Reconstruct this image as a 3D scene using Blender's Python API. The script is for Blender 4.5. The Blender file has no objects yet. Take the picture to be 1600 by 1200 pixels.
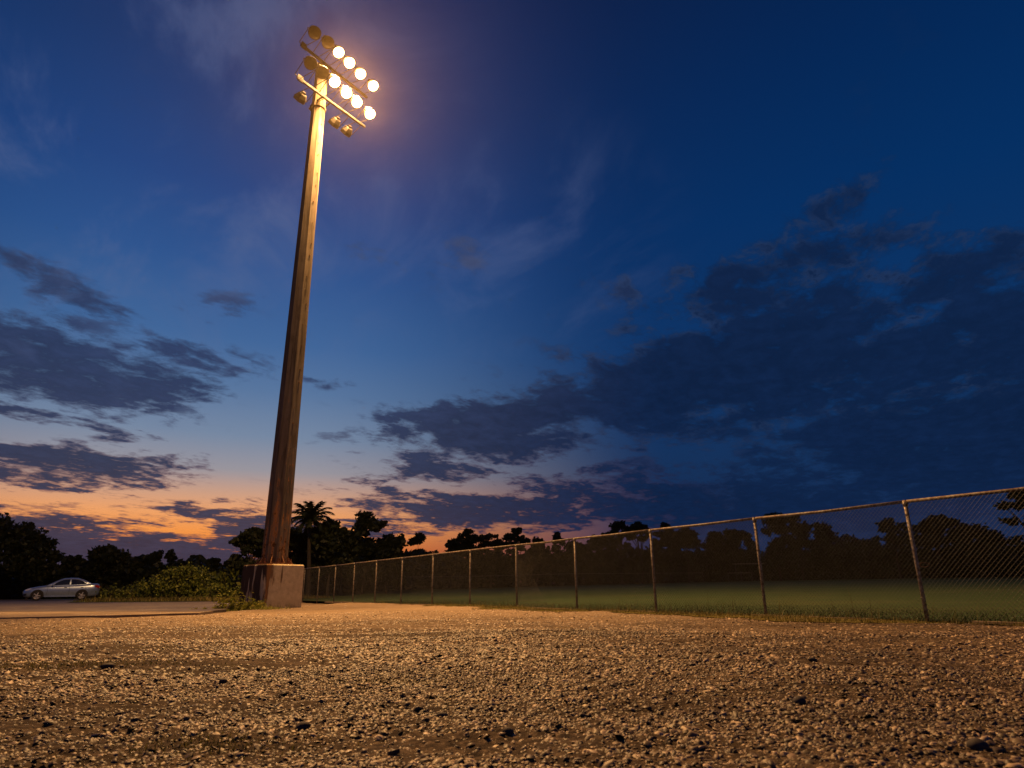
import bpy, math, random
import numpy as np
from mathutils import Vector, Matrix, noise as mnoise

R = math.radians
scene = bpy.context.scene
col = scene.collection
rng = np.random.default_rng(7)
random.seed(7)

# ------------------------------------------------------------------ camera
CAM_H = 0.55
cd = bpy.data.cameras.new('camera')
cd.sensor_width = 36.0
cd.lens = 36.0 * 1013.3 / 1600.0
cd.clip_start = 0.05
cd.clip_end = 5000.0
cd.dof.use_dof = True
cd.dof.focus_distance = 22.0
cd.dof.aperture_fstop = 5.0
cam = bpy.data.objects.new('camera', cd)
col.objects.link(cam)
cam.matrix_world = (Matrix.Translation((0, 0, CAM_H)) @ Matrix.Rotation(R(90) + .3065, 4, 'X')
                    @ Matrix.Rotation(-.0104, 4, 'Z'))
scene.camera = cam
HAZE = 0.00009

# ------------------------------------------------------------------ colour management, sampling
scene.view_settings.view_transform = 'Standard'
scene.view_settings.look = 'None'
scene.view_settings.exposure = 0.0
scene.view_settings.gamma = 1.0
scene.view_settings.use_curve_mapping = False
scene.render.engine = 'CYCLES'
cy = scene.cycles
cy.use_denoising = True
cy.max_bounces = 6
cy.diffuse_bounces = 3
cy.glossy_bounces = 3
cy.transmission_bounces = 4
cy.volume_bounces = 0
cy.transparent_max_bounces = 8
cy.sample_clamp_indirect = 4.0
cy.caustics_reflective = False
cy.caustics_refractive = False


def lin(r, g, b):
    f = lambda v: (v / 255) / 12.92 if v / 255 <= .04045 else ((v / 255 + .055) / 1.055) ** 2.4
    return (f(r), f(g), f(b), 1.0)


# ------------------------------------------------------------------ node helper: arithmetic on sockets
class NX:
    """A float socket with + - * / and friends, so that shader maths reads as maths."""
    tree = None

    def __init__(self, s): self.s = s

    @staticmethod
    def op(name, *a, clamp=False):
        n = NX.tree.nodes.new('ShaderNodeMath'); n.operation = name; n.use_clamp = clamp
        for i, v in enumerate(a):
            if isinstance(v, NX): NX.tree.links.new(v.s, n.inputs[i])
            else: n.inputs[i].default_value = v
        return NX(n.outputs[0])

    def __add__(self, o): return NX.op('ADD', self, o)
    __radd__ = __add__
    def __sub__(self, o): return NX.op('SUBTRACT', self, o)
    def __rsub__(self, o): return NX.op('SUBTRACT', o, self)
    def __mul__(self, o): return NX.op('MULTIPLY', self, o)
    __rmul__ = __mul__
    def __truediv__(self, o): return NX.op('DIVIDE', self, o)
    def max(self, o): return NX.op('MAXIMUM', self, o)
    def min(self, o): return NX.op('MINIMUM', self, o)
    def clamp(self): return NX.op('ADD', self, 0.0, clamp=True)

    def step(self, a, b, lo=0.0, hi=1.0):
        n = NX.tree.nodes.new('ShaderNodeMapRange'); n.interpolation_type = 'SMOOTHSTEP'
        NX.tree.links.new(self.s, n.inputs[0])
        for i, v in enumerate((a, b, lo, hi)): n.inputs[1 + i].default_value = v
        return NX(n.outputs[0])


def node(tree, typ, **kw):
    n = tree.nodes.new(typ)
    for k, v in kw.items(): setattr(n, k, v)
    return n


def setin(tree, n, name, v):
    if isinstance(v, NX): tree.links.new(v.s, n.inputs[name])
    elif isinstance(v, bpy.types.NodeSocket): tree.links.new(v, n.inputs[name])
    else: n.inputs[name].default_value = v


def combine(tree, x, y, z):
    n = tree.nodes.new('ShaderNodeCombineXYZ')
    for i, v in enumerate((x, y, z)): setin(tree, n, i, v)
    return n.outputs[0]


def noise_fac(tree, vec, scale, detail=4.0, rough=.55, dist=0.0, colour=False):
    n = tree.nodes.new('ShaderNodeTexNoise')
    if vec is not None: tree.links.new(vec, n.inputs['Vector'])
    n.inputs['Scale'].default_value = scale; n.inputs['Detail'].default_value = detail
    n.inputs['Roughness'].default_value = rough; n.inputs['Distortion'].default_value = dist
    return n.outputs['Color'] if colour else NX(n.outputs[0])


def ramp(tree, fac, stops, interp='LINEAR'):
    n = tree.nodes.new('ShaderNodeValToRGB'); n.color_ramp.interpolation = interp
    el = n.color_ramp.elements
    while len(el) < len(stops): el.new(.5)
    for e, (p, c) in zip(el, stops): e.position = p; e.color = c if len(c) == 4 else (*c, 1)
    tree.links.new(fac.s if isinstance(fac, NX) else fac, n.inputs[0])
    return n.outputs[0]


def mixc(tree, fac, a, b, mode='MIX'):
    n = tree.nodes.new('ShaderNodeMix'); n.data_type = 'RGBA'; n.blend_type = mode
    setin(tree, n, 0, fac)
    for i, v in ((6, a), (7, b)):
        if isinstance(v, bpy.types.NodeSocket): tree.links.new(v, n.inputs[i])
        else: n.inputs[i].default_value = v if len(v) == 4 else (*v, 1)
    return n.outputs[2]


# ------------------------------------------------------------------ dusk sky (world)
# cloud banks: azimuth, elevation, half length, half height, tilt (degrees), weight
POS = [
    (19.96, 16.91, 23.87, 6.22, 5.27, 1.0) ,
    (30.7, 21.45, 14.6, 5.89, 2.43, 0.78) ,
    (27.89, 28.02, 10.92, 2.23, 17.11, 0.62) ,
    (22.48, 24.03, 15.98, 3.26, 7.14, 0.8) ,
    (15.9, 25.51, 12.4, 1.72, -3.72, 0.55) ,
    (38.49, 15.39, 8.28, 7.23, -13.27, 0.9) ,
    (-0.62, 13.73, 14.08, 3.7, 7.55, 1.08) ,
    (34.3, 10.03, 15.05, 6.85, -3.94, 1.0) ,
    (15.16, 6.29, 22.71, 3.23, -3.46, 0.95) ,
    (11.11, 9.13, 15.22, 1.84, -0.57, 0.62) ,
    (-5.75, 9.82, 7.37, 0.94, -0.24, 0.85) ,
    (-1.79, 6.52, 13.24, 2.05, -1.12, 1.0) ,
    (-9.03, 7.92, 5.0, 0.76, -2.65, 0.75) ,
    (7.25, 9.27, 10.8, 1.2, 0.34, 0.7) ,
    (39.88, 20.13, 6.01, 4.81, 11.5, 0.75) ,
    (3.55, 17.49, 8.75, 1.7, 10.48, 0.8) ,
    (-37.92, 21.85, 6.87, 1.64, -9.63, 0.8) ,
    (-34.92, 15.6, 13.43, 3.75, 0.88, 0.85) ,
    (-38.6, 16.1, 8.27, 4.06, 4.15, 0.9) ,
    (-27.2, 18.04, 7.62, 2.54, -3.71, 0.65) ,
    (-35.12, 12.01, 8.24, 0.83, -5.06, 0.7) ,
    (-34.97, 8.86, 9.4, 2.1, 1.1, 0.92) ,
    (-28.56, 9.3, 2.76, 1.26, -6.85, 0.75) ,
    (-32.82, 2.89, 19.34, 2.89, -5.97, 1.15) ,
    (-20.77, 4.57, 6.52, 2.01, 5.01, 1.0) ,
    (-24.52, 6.21, 4.79, 0.9, 6.21, 0.8) ,
    (-26.02, 22.19, 4.73, 1.53, 20.24, 0.6) ,
    (-12.9, 8.94, 5.49, 0.54, 2.99, 0.62) ,
    (-16.19, 17.23, 2.5, 0.6, -4.18, 0.55) ,
    (-10.64, 7.2, 6.06, 0.86, -3.59, 0.75) ,
    (-11.62, 5.21, 4.87, 1.05, -2.71, 0.8) ,
    (-10.51, 28.41, 10.51, 1.85, -8.88, 0.5) ,
    (-3.97, 28.7, 3.68, 1.46, -21.67, 0.52) ,
    (-36.02, 19.46, 5.2, 0.94, -0.02, 0.55) ,
    (-26.57, 9.7, 2.87, 0.69, -12.16, 0.5) ,
]
NEG = [
    (-5.35, 3.69, 5.21, 0.69, 0.57, 1.1) ,
    (4.55, 4.44, 5.44, 0.43, 2.75, 0.7) ,
    (7.32, 10.76, 12.46, 0.55, 2.79, 0.34) ,
    (-10.29, 11.57, 2.81, 0.88, 1.18, 0.25) ,
    (4.59, 13.41, 4.59, 0.67, 9.52, 0.3) ,
    (14.78, 13.85, 8.95, 0.49, 9.75, 0.22) ,
    (32.57, 19.06, 7.01, 0.68, 9.05, 0.22) ,
    (-32.22, 4.08, 4.62, 0.23, -2.82, 0.35) ,
    (-26.38, 4.68, 1.81, 0.24, 1.59, 0.3) ,
]


world = bpy.data.worlds.new('World')
scene.world = world
world.use_nodes = True
wt = world.node_tree
wt.nodes.clear()
NX.tree = wt
tc = wt.nodes.new('ShaderNodeTexCoord')
sep = wt.nodes.new('ShaderNodeSeparateXYZ')
wt.links.new(tc.outputs['Generated'], sep.inputs[0])
X, Y, Z = (NX(sep.outputs[i]) for i in range(3))
AZ = NX.op('ARCTAN2', X, Y) * (180 / math.pi)
EL = NX.op('ARCSINE', Z) * (180 / math.pi)
SUN_AZ = -26.0
dAZ = NX.op('ABSOLUTE', NX.op('WRAP', AZ - SUN_AZ, -180.0, 180.0))
away = dAZ.step(6, 40)
zen = (EL / 90.0).max(0.0)
def sky_stops(L): return [(e / 90, lin(*c)) for e, c in L]
sunward = ramp(wt, zen, sky_stops([(0, (190, 84, 30)), (3.0, (222, 116, 42)), (4.6, (246, 152, 74)), (6.0, (238, 162, 104)),
    (7.6, (204, 158, 132)), (9.4, (154, 149, 156)), (12.2, (118, 136, 162)), (16, (88, 118, 158)), (20, (64, 102, 153)), (26, (44, 84, 142)),
    (32, (33, 69, 128)), (40, (26, 56, 107)), (48, (22, 45, 92)), (60, (16, 36, 82)), (90, (10, 26, 70))]))
awayc = ramp(wt, zen, sky_stops([(0, (20, 38, 72)), (5, (21, 43, 80)), (10, (20, 49, 90)), (20, (12, 52, 102)), (30, (4, 47, 98)),
    (40, (3, 39, 86)), (48, (4, 32, 74)), (60, (5, 26, 64)), (90, (6, 20, 56))]))
clear = mixc(wt, away, sunward, awayc)

# cloud noise on a flat layer overhead, so that it foreshortens towards the horizon
zz = Z.max(0.0) + .10
P = combine(wt, X / zz, Y / zz, 0.0)
mp = node(wt, 'ShaderNodeMapping', vector_type='TEXTURE')
wt.links.new(P, mp.inputs[0]); mp.inputs['Rotation'].default_value = (0, 0, R(62)); mp.inputs['Scale'].default_value = (1.25, 1, 1)
N1 = noise_fac(wt, mp.outputs[0], 3.2, 10, .62, .3)
N2 = noise_fac(wt, mp.outputs[0], 13.0, 8, .66, .25)
AE = combine(wt, AZ, EL, 0.0)
wob = noise_fac(wt, mp.outputs[0], 3.2, 4, .55, 0, True)
wv = node(wt, 'ShaderNodeVectorMath', operation='MULTIPLY_ADD')
wt.links.new(wob, wv.inputs[0]); wv.inputs[1].default_value = (9, 3.2, 0); 
off = node(wt, 'ShaderNodeVectorMath', operation='SUBTRACT')
wt.links.new(AE, off.inputs[0]); off.inputs[1].default_value = (4.5, 1.6, 0)
wt.links.new(off.outputs[0], wv.inputs[2])

def bank(a, e, ra, rb, rot, w):
    m = node(wt, 'ShaderNodeMapping', vector_type='TEXTURE')
    wt.links.new(wv.outputs[0], m.inputs[0])
    m.inputs['Location'].default_value = (a, e, 0); m.inputs['Rotation'].default_value = (0, 0, R(rot))
    m.inputs['Scale'].default_value = (ra, rb, 1)
    l = node(wt, 'ShaderNodeVectorMath', operation='LENGTH'); wt.links.new(m.outputs[0], l.inputs[0])
    return NX(l.outputs['Value']).step(.30, 1.45, w, 0.0)

M = None
for b in POS:
    k = bank(*b); M = k if M is None else M.max(k)
for b in NEG: M = M - bank(*b)
D = (M * .94 + ((N1 - .5) * 2.3 + (N2 - .5) * 1.7) * (1.25 - M * .6)).step(.34, .84)
D = D * (M * 1.6 + .10).clamp()
slate = mixc(wt, away, lin(50, 53, 75), lin(13, 33, 66))
slate = mixc(wt, EL.step(4, 22) * (1 - away), slate, lin(41, 57, 92))
lum = ((N2 - .5) * 1.1 + (N1 - .5) * .8 + 1.0).max(.5)
v = node(wt, 'ShaderNodeVectorMath', operation='SCALE'); wt.links.new(slate, v.inputs[0]); wt.links.new(lum.s, v.inputs['Scale'])
ccol = v.outputs[0]
edge = (D * (1 - D)) * 4.0 * dAZ.step(8, 48, 1, 0) * EL.step(3, 15, 1, 0) * .30
ccol = mixc(wt, edge, ccol, lin(196, 112, 84))
ccol = mixc(wt, (D * (1 - D)) * 4.0 * EL.step(8, 14) * .10 * (N2.step(.45, .6)), ccol, lin(104, 122, 156))
skyc = mixc(wt, D * .97, clear, ccol)
# thin high wisps, upper left
mp2 = node(wt, 'ShaderNodeMapping', vector_type='TEXTURE')
wt.links.new(P, mp2.inputs[0]); mp2.inputs['Rotation'].default_value = (0, 0, R(118)); mp2.inputs['Scale'].default_value = (2.0, 1, 1)
W1 = noise_fac(wt, mp2.outputs[0], 3.6, 8, .62, .5).step(.46, .74)
wm = bank(-38, 37, 30, 20, 0, 1.0).max(bank(-6, 30, 20, 10, 0, .55))
skyc = mixc(wt, W1 * wm * .55, skyc, lin(92, 106, 146))
bg = node(wt, 'ShaderNodeBackground'); wt.links.new(skyc, bg.inputs[0]); bg.inputs[1].default_value = 1.0
wo = node(wt, 'ShaderNodeOutputWorld'); wt.links.new(bg.outputs[0], wo.inputs[0])
world.cycles.sampling_method = 'MANUAL'
world.cycles.sample_map_resolution = 512

# ================================================================== object helpers
def tag(o, label=None, cat=None, group=None, kind=None):
    if label: o['label'] = label
    if cat: o['category'] = cat
    if group: o['group'] = group
    if kind: o['kind'] = kind
    return o


def empty(name, loc, rz=0.0):
    o = bpy.data.objects.new(name, None); col.objects.link(o)
    o.location = loc; o.rotation_euler = (0, 0, rz); o.empty_display_size = .2
    return o


def link(name, me, mat, parent=None, smooth=False):
    if mat: me.materials.append(mat)
    o = bpy.data.objects.new(name, me); col.objects.link(o)
    if parent is not None: o.parent = parent
    if smooth: me.polygons.foreach_set('use_smooth', np.ones(len(me.polygons), bool))
    return o


def np_mesh(name, V, F):
    """mesh from an (n,3) vertex array and an (m,k) index array of equal faces"""
    V = np.ascontiguousarray(V, np.float32); F = np.ascontiguousarray(F, np.int32)
    me = bpy.data.meshes.new(name)
    me.vertices.add(len(V)); me.vertices.foreach_set('co', V.ravel())
    k = F.shape[1]
    me.loops.add(F.size); me.loops.foreach_set('vertex_index', F.ravel())
    me.polygons.add(len(F)); me.polygons.foreach_set('loop_start', np.arange(0, F.size, k, dtype=np.int32))
    me.update(calc_edges=True)
    return me


class MB:
    """collects simple shapes; build() links them as ONE mesh object"""
    def __init__(self): self.v, self.f = [], []

    def add(self, vs, fs):
        b = len(self.v); self.v += [tuple(p) for p in vs]; self.f += [tuple(i + b for i in q) for q in fs]
        return self

    def box(self, c, s, M=None, bevel=0.0):
        x, y, z = (k / 2 for k in s); c = Vector(c)
        pts = [Vector(p) for p in ((-x, -y, -z), (x, -y, -z), (x, y, -z), (-x, y, -z), (-x, -y, z), (x, -y, z), (x, y, z), (-x, y, z))]
        if M is not None: pts = [M @ p for p in pts]
        return self.add([c + p for p in pts], [(3, 2, 1, 0), (4, 5, 6, 7), (0, 1, 5, 4), (1, 2, 6, 5), (2, 3, 7, 6), (3, 0, 4, 7)])

    def tube(self, pts, rads, n=8, caps=True, phase=0.0):
        pts = [Vector(p) for p in pts]
        if not hasattr(rads, '__len__'): rads = [rads] * len(pts)
        b = len(self.v); up = None
        for i, p in enumerate(pts):
            d = (pts[min(i + 1, len(pts) - 1)] - pts[max(i - 1, 0)]).normalized()
            if up is None: up = Vector((0, 0, 1)) if abs(d.z) < .9 else Vector((1, 0, 0))
            a = (up - d * up.dot(d)).normalized(); c = d.cross(a); up = a
            for k in range(n):
                t = 2 * math.pi * k / n + phase
                self.v.append(tuple(p + (a * math.cos(t) + c * math.sin(t)) * rads[i]))
        for i in range(len(pts) - 1):
            for k in range(n):
                q = b + i * n + k; r = b + i * n + (k + 1) % n
                self.f.append((q, r, r + n, q + n))
        if caps:
            self.f.append(tuple(b + k for k in reversed(range(n))))
            e = b + (len(pts) - 1) * n; self.f.append(tuple(e + k for k in range(n)))
        return self

    def lathe(self, prof, M, n=20):
        """prof: (radius, height) pairs turned round the local z axis, then placed by matrix M"""
        b = len(self.v)
        for r, h in prof:
            for k in range(n):
                t = 2 * math.pi * k / n
                self.v.append(tuple(M @ Vector((r * math.cos(t), r * math.sin(t), h))))
        for i in range(len(prof) - 1):
            for k in range(n):
                q = b + i * n + k; r = b + i * n + (k + 1) % n
                self.f.append((q, r, r + n, q + n))
        return self

    def build(self, name, mat, parent=None, smooth=False):
        me = bpy.data.meshes.new(name); me.from_pydata(self.v, [], self.f); me.update()
        return link(name, me, mat, parent, smooth)


def vnoise(x, y, seed=0):
    """smooth value noise in [-1, 1] on numpy arrays"""
    xi = np.floor(x).astype(np.int64); yi = np.floor(y).astype(np.int64)
    fx = x - xi; fy = y - yi
    fx = fx * fx * (3 - 2 * fx); fy = fy * fy * (3 - 2 * fy)
    def h(a, b):
        k = (a * 374761393 + b * 668265263 + seed * 974711) & 0xffffffff
        k = ((k ^ (k >> 13)) * 1274126177) & 0xffffffff
        return ((k ^ (k >> 16)) & 0xffff) / 32767.5 - 1
    return (h(xi, yi) * (1 - fx) + h(xi + 1, yi) * fx) * (1 - fy) + (h(xi, yi + 1) * (1 - fx) + h(xi + 1, yi + 1) * fx) * fy


def fbm(x, y, scale, octaves, seed=0, gain=.5):
    o = np.zeros_like(x); a = 1.0
    for k in range(octaves):
        o += a * vnoise(x * scale + 17.3 * k, y * scale - 9.1 * k, seed + k); a *= gain; scale *= 2.03
    return o


def sstep(x, a, b):
    t = np.clip((x - a) / (b - a), 0, 1); return t * t * (3 - 2 * t)


# ================================================================== materials
def new_mat(name, rough=.8, metal=0.0, spec=.3):
    m = bpy.data.materials.new(name); m.use_nodes = True
    t = m.node_tree; NX.tree = t
    p = t.nodes['Principled BSDF']
    p.inputs['Roughness'].default_value = rough; p.inputs['Metallic'].default_value = metal
    p.inputs['Specular IOR Level'].default_value = spec
    return m, t, p


def coords(t, kind='Object', scale=(1, 1, 1)):
    c = t.nodes.new('ShaderNodeTexCoord'); mp = t.nodes.new('ShaderNodeMapping')
    t.links.new(c.outputs[kind], mp.inputs[0]); mp.inputs['Scale'].default_value = scale
    return mp.outputs[0]


def sepxyz(t, v):
    s = t.nodes.new('ShaderNodeSeparateXYZ'); t.links.new(v, s.inputs[0]); return [NX(o) for o in s.outputs]


def bump(t, p, h, strength, dist):
    b = t.nodes.new('ShaderNodeBump'); b.inputs['Strength'].default_value = strength; b.inputs['Distance'].default_value = dist
    setin(t, b, 'Height', h); t.links.new(b.outputs[0], p.inputs['Normal'])


def geo_pos(t): return t.nodes.new('ShaderNodeNewGeometry')


def island(t): return NX(t.nodes.new('ShaderNodeNewGeometry').outputs['Random Per Island'])


def objrand(t): return NX(t.nodes.new('ShaderNodeObjectInfo').outputs['Random'])


def plain(name, c, rough=.7, metal=0.0, spec=.3, var=.25, scale=6.0):
    m, t, p = new_mat(name, rough, metal, spec)
    n = noise_fac(t, coords(t), scale, 4)
    a = tuple(v * (1 - var) for v in c[:3]); b = tuple(min(1, v * (1 + var)) for v in c[:3])
    t.links.new(ramp(t, n, [(.3, a), (.7, b)]), p.inputs['Base Color'])
    return m


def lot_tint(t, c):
    """lamp light painted in as a paler tone towards the pole and fence, dark damp patches and a little moss: the same map for the sheet and its stones"""
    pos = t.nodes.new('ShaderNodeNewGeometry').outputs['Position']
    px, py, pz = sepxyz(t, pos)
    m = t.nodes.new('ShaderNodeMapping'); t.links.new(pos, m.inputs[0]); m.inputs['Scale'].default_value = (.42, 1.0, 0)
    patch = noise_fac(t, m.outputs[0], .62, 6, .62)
    lamp_falloff = ((patch - .5) * .9 + py.step(1.0, 21)).step(.18, 1.05)  # brighter lamp-lit ground put into the colour, rising with distance and broken by patches
    c = mixc(t, lamp_falloff * .52, c, (.30, .225, .15))
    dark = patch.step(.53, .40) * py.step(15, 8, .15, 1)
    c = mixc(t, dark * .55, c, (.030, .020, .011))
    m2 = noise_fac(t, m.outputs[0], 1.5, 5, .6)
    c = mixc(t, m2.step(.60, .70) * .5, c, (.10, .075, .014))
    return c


# gravelly worn asphalt of the lot
m_lot, t, p = new_mat('worn_gravel_asphalt', .92, spec=.1)
v = coords(t)
n1 = noise_fac(t, v, 22.0, 6, .65); n2 = noise_fac(t, v, .55, 4, .6); n3 = noise_fac(t, v, 3.0, 5, .6)
c = ramp(t, n1, [(.36, (.018, .012, .007)), (.54, (.078, .055, .033)), (.70, (.23, .17, .105))])
c = mixc(t, n3.step(.45, .75) * .35, c, (.20, .155, .11))
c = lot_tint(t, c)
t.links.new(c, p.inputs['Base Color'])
bump(t, p, noise_fac(t, v, 38, 6, .7), .9, .018)

# loose stones: each its own tone
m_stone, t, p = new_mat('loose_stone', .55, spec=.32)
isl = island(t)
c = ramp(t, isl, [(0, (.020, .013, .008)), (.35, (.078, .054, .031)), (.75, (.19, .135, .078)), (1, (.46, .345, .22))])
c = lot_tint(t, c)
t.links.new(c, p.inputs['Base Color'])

m_rock, t, p = new_mat('dark_stone', .8, spec=.3)
t.links.new(ramp(t, noise_fac(t, coords(t), 30, 5), [(.3, (.018, .015, .015)), (.7, (.06, .05, .047))]), p.inputs['Base Color'])

m_pave, t, p = new_mat('old_pavement', .85, spec=.15)
v = coords(t)
c = ramp(t, noise_fac(t, v, 1.4, 8, .65), [(.3, (.13, .098, .065)), (.7, (.27, .21, .14))])
c = mixc(t, noise_fac(t, v, .25, 4, .6).step(.5, .7) * .5, c, (.11, .095, .08))
t.links.new(c, p.inputs['Base Color'])
bump(t, p, noise_fac(t, v, 30, 4, .7), .35, .01)

m_road, t, p = new_mat('smooth_road', .65, spec=.25)
v = coords(t)
c = ramp(t, noise_fac(t, v, 1.1, 8, .65), [(.3, (.06, .048, .034)), (.7, (.14, .115, .082))])
t.links.new(c, p.inputs['Base Color'])
bump(t, p, noise_fac(t, v, 12, 4, .6), .12, .01)

m_soil = plain('dark_soil', (.045, .036, .022), .95, var=.5, scale=3)

m_field, t, p = new_mat('mown_field', .9, spec=.15)
v = coords(t)
c = ramp(t, noise_fac(t, v, 9, 6, .7), [(.3, (.011, .022, .006)), (.7, (.030, .050, .014))])
c = mixc(t, noise_fac(t, v, .16, 6, .65).step(.46, .66) * .7, c, (.050, .052, .018))
c = mixc(t, noise_fac(t, v, .5, 6, .65).step(.56, .68) * .6, c, (.012, .020, .006))
t.links.new(c, p.inputs['Base Color'])
bump(t, p, noise_fac(t, v, 26, 5, .7), 1.0, .05)
p.inputs['Sheen Weight'].default_value = .13; p.inputs['Sheen Roughness'].default_value = .6; p.inputs['Sheen Tint'].default_value = (.36, .60, .22, 1)


def leafy(name, a, b, c, rough=.6, trans=.25):
    m, t, p = new_mat(name, rough, spec=.25)
    isl = island(t)
    col_ = ramp(t, isl, [(0, a), (.5, b), (1, c)])
    t.links.new(col_, p.inputs['Base Color'])
    d = t.nodes.new('ShaderNodeBsdfTranslucent'); t.links.new(col_, d.inputs[0])
    mx = t.nodes.new('ShaderNodeMixShader'); mx.inputs[0].default_value = trans
    t.links.new(p.outputs[0], mx.inputs[1]); t.links.new(d.outputs[0], mx.inputs[2])
    t.links.new(mx.outputs[0], t.nodes['Material Output'].inputs[0])
    return m


m_grass = leafy('grass_blade', (.055, .058, .012), (.11, .10, .024), (.19, .15, .05), .6, .3)
m_fieldgrass = leafy('field_grass_blade', (.012, .026, .007), (.024, .044, .011), (.045, .062, .016), .6, .3)
m_weed = leafy('weed_leaf', (.13, .15, .025), (.22, .23, .035), (.34, .31, .07), .5, .35)
m_bush = leafy('shrub_leaf', (.045, .065, .010), (.095, .12, .018), (.19, .20, .034), .5, .3)
m_tree = leafy('tree_leaf', (.007, .012, .004), (.014, .021, .006), (.026, .034, .010), .55, .2)
m_bark = plain('bark', (.032, .026, .020), .9, var=.4, scale=9)

# weathered pole steel: tan coating, rust streaks that thicken towards the foot
m_pole, t, p = new_mat('weathered_pole_steel', .9, spec=.08)
v = coords(t); x_, y_, z_ = sepxyz(t, v)
vs = coords(t, 'Object', (9, 9, .55))
ns = noise_fac(t, vs, 1.0, 7, .62); nf = noise_fac(t, coords(t, 'Object', (4, 4, 2.2)), 2.2, 6, .65)
foot = z_.step(.2, 7.5, 1, 0); low = z_.step(.0, 3.4, 1, 0)
base = ramp(t, ns, [(.30, (.046, .035, .024)), (.47, (.145, .118, .086)), (.74, (.225, .19, .145))])
rust1 = (ns + nf * .5 + foot * .20 - .92).step(.0, .16)
rust2 = (nf + low * .26 + ns * .35 - .93).step(.0, .12)
blot = noise_fac(t, coords(t, 'Object', (1.6, 1.6, .8)), 1.6, 6, .65).step(.5, .68)
base = mixc(t, blot * .6, base, (.085, .066, .046))
c = mixc(t, rust1 * .8, base, (.50, .225, .062))
c = mixc(t, rust2 * .9, c, (.05, .022, .010))
t.links.new(c, p.inputs['Base Color'])
bump(t, p, nf, .25, .02)

m_steel = plain('dull_galvanised_steel', (.013, .011, .009), .8, .0, .4, .35, 5)
m_rusty = plain('rusty_iron', (.20, .095, .04), .8, 0, .3, .55, 14)
m_housing = plain('lamp_housing_aluminium', (.034, .029, .022), .55, .2, .4, .3, 4)

# concrete footing with rust runs and black algae
m_conc, t, p = new_mat('stained_concrete', .85, spec=.25)
v = coords(t); x_, y_, z_ = sepxyz(t, v)
geo = t.nodes.new('ShaderNodeTexCoord')
run = noise_fac(t, coords(t, 'Object', (5.5, 5.5, .75)), 1.0, 7, .6)
run2 = noise_fac(t, coords(t, 'Object', (3.2, 3.2, .40)), 1.7, 6, .6)
fine = noise_fac(t, v, 7, 8, .65)
base = ramp(t, fine, [(.3, (.46, .39, .235)), (.7, (.66, .57, .36))])
# local x runs along the front face: rust sits below the pole, at the left end; the far face (local -x) is streaked black
left = x_.step(-.62, -.28, 1, 0)
side = x_.step(-.745, -.70, 1, 0)
top = z_.step(.35, 1.42)
st = (run + run2 * .55 + left * .26 + top * .13 - .98).step(0, .10)
c = mixc(t, st * .85, base, (.075, .045, .024))
sr = (run2 + fine * .2 + left * .20 - .72).step(0, .12)
c = mixc(t, sr * .55, c, (.30, .135, .035))
sa = ((run + run2 * .5 + top * .16 - .72).step(0, .10)) * side
c = mixc(t, sa * .9, c, (.035, .026, .02))
foot = (z_.step(0, .40, 1, 0) * fine.step(.38, .62)) * .75
c = mixc(t, foot, c, (.14, .11, .06))
t.links.new(c, p.inputs['Base Color'])
bump(t, p, fine, .3, .02)

m_fence, t, p = new_mat('rust_spotted_tube', .55, spec=.4)
p.inputs['Metallic'].default_value = .15
v = coords(t)
n = noise_fac(t, v, 14, 6, .65)
c = ramp(t, n, [(.36, (.085, .045, .026)), (.5, (.21, .17, .13)), (.66, (.34, .31, .28))])
t.links.new(c, p.inputs['Base Color'])
m_rail, t, p = new_mat('rusted_rail', .65, spec=.3)
n = noise_fac(t, coords(t), 11, 6, .65)
t.links.new(ramp(t, n, [(.38, (.075, .038, .020)), (.50, (.14, .105, .075)), (.66, (.24, .225, .20))]), p.inputs['Base Color'])
m_far = plain('dull_far_rail', (.13, .12, .10), .7)
m_wire = plain('galvanised_wire', (.05, .049, .046), .6, .2, .3, .3, 3)


def emitter(name, c, s):
    m = bpy.data.materials.new(name); m.use_nodes = True; t = m.node_tree; t.nodes.clear()
    e = t.nodes.new('ShaderNodeEmission'); e.inputs[0].default_value = (*c, 1); e.inputs[1].default_value = s
    o = t.nodes.new('ShaderNodeOutputMaterial'); t.links.new(e.outputs[0], o.inputs[0])
    try: m.cycles.emission_sampling = 'NONE'
    except Exception: pass
    return m


LAMP_C = (1.0, .51, .17)
m_lit = emitter('lit_lens', (1.0, .66, .27), 9.0)
t = m_lit.node_tree; NX.tree = t
x_, y_, z_ = sepxyz(t, coords(t, 'UV'))
rad = NX.op('SQRT', x_ * x_ + y_ * y_)
em = [n for n in t.nodes if n.type == 'EMISSION'][0]
t.links.new(rad.step(.72, 1.0, 40, 1.6).s, em.inputs[1])
t.links.new(ramp(t, rad, [(.6, (1, .88, .66)), (1, (1, .55, .16))]), em.inputs[0])
m_deadlens, t, p = new_mat('unlit_lens', .12, spec=.5)
t.links.new(ramp(t, noise_fac(t, coords(t), 3, 3), [(.3, (.07, .055, .035)), (.7, (.14, .11, .07))]), p.inputs['Base Color'])

# ================================================================== layout numbers (metres)
FP0 = np.array([-11.193, 38.587])                   # a fence post near the pole
FE = np.array([math.cos(-1.0041), math.sin(-1.0041)])   # along the fence, towards the camera
FM = np.array([-FE[1], FE[0]])                      # out into the field
FS, FH = 2.989, 1.861
def fpt(q, s=0.0, z=0.0): a = FP0 + FE * q + FM * s; return (float(a[0]), float(a[1]), z)
POLE = Vector((-8.44, 23.655, 0))
PN = Vector((math.cos(R(-37)), math.sin(R(-37)), 0))   # the way the lamps face
PT = Vector((-PN.y, PN.x, 0))                          # along the crossarms
BLOCK_H = 1.45

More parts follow.
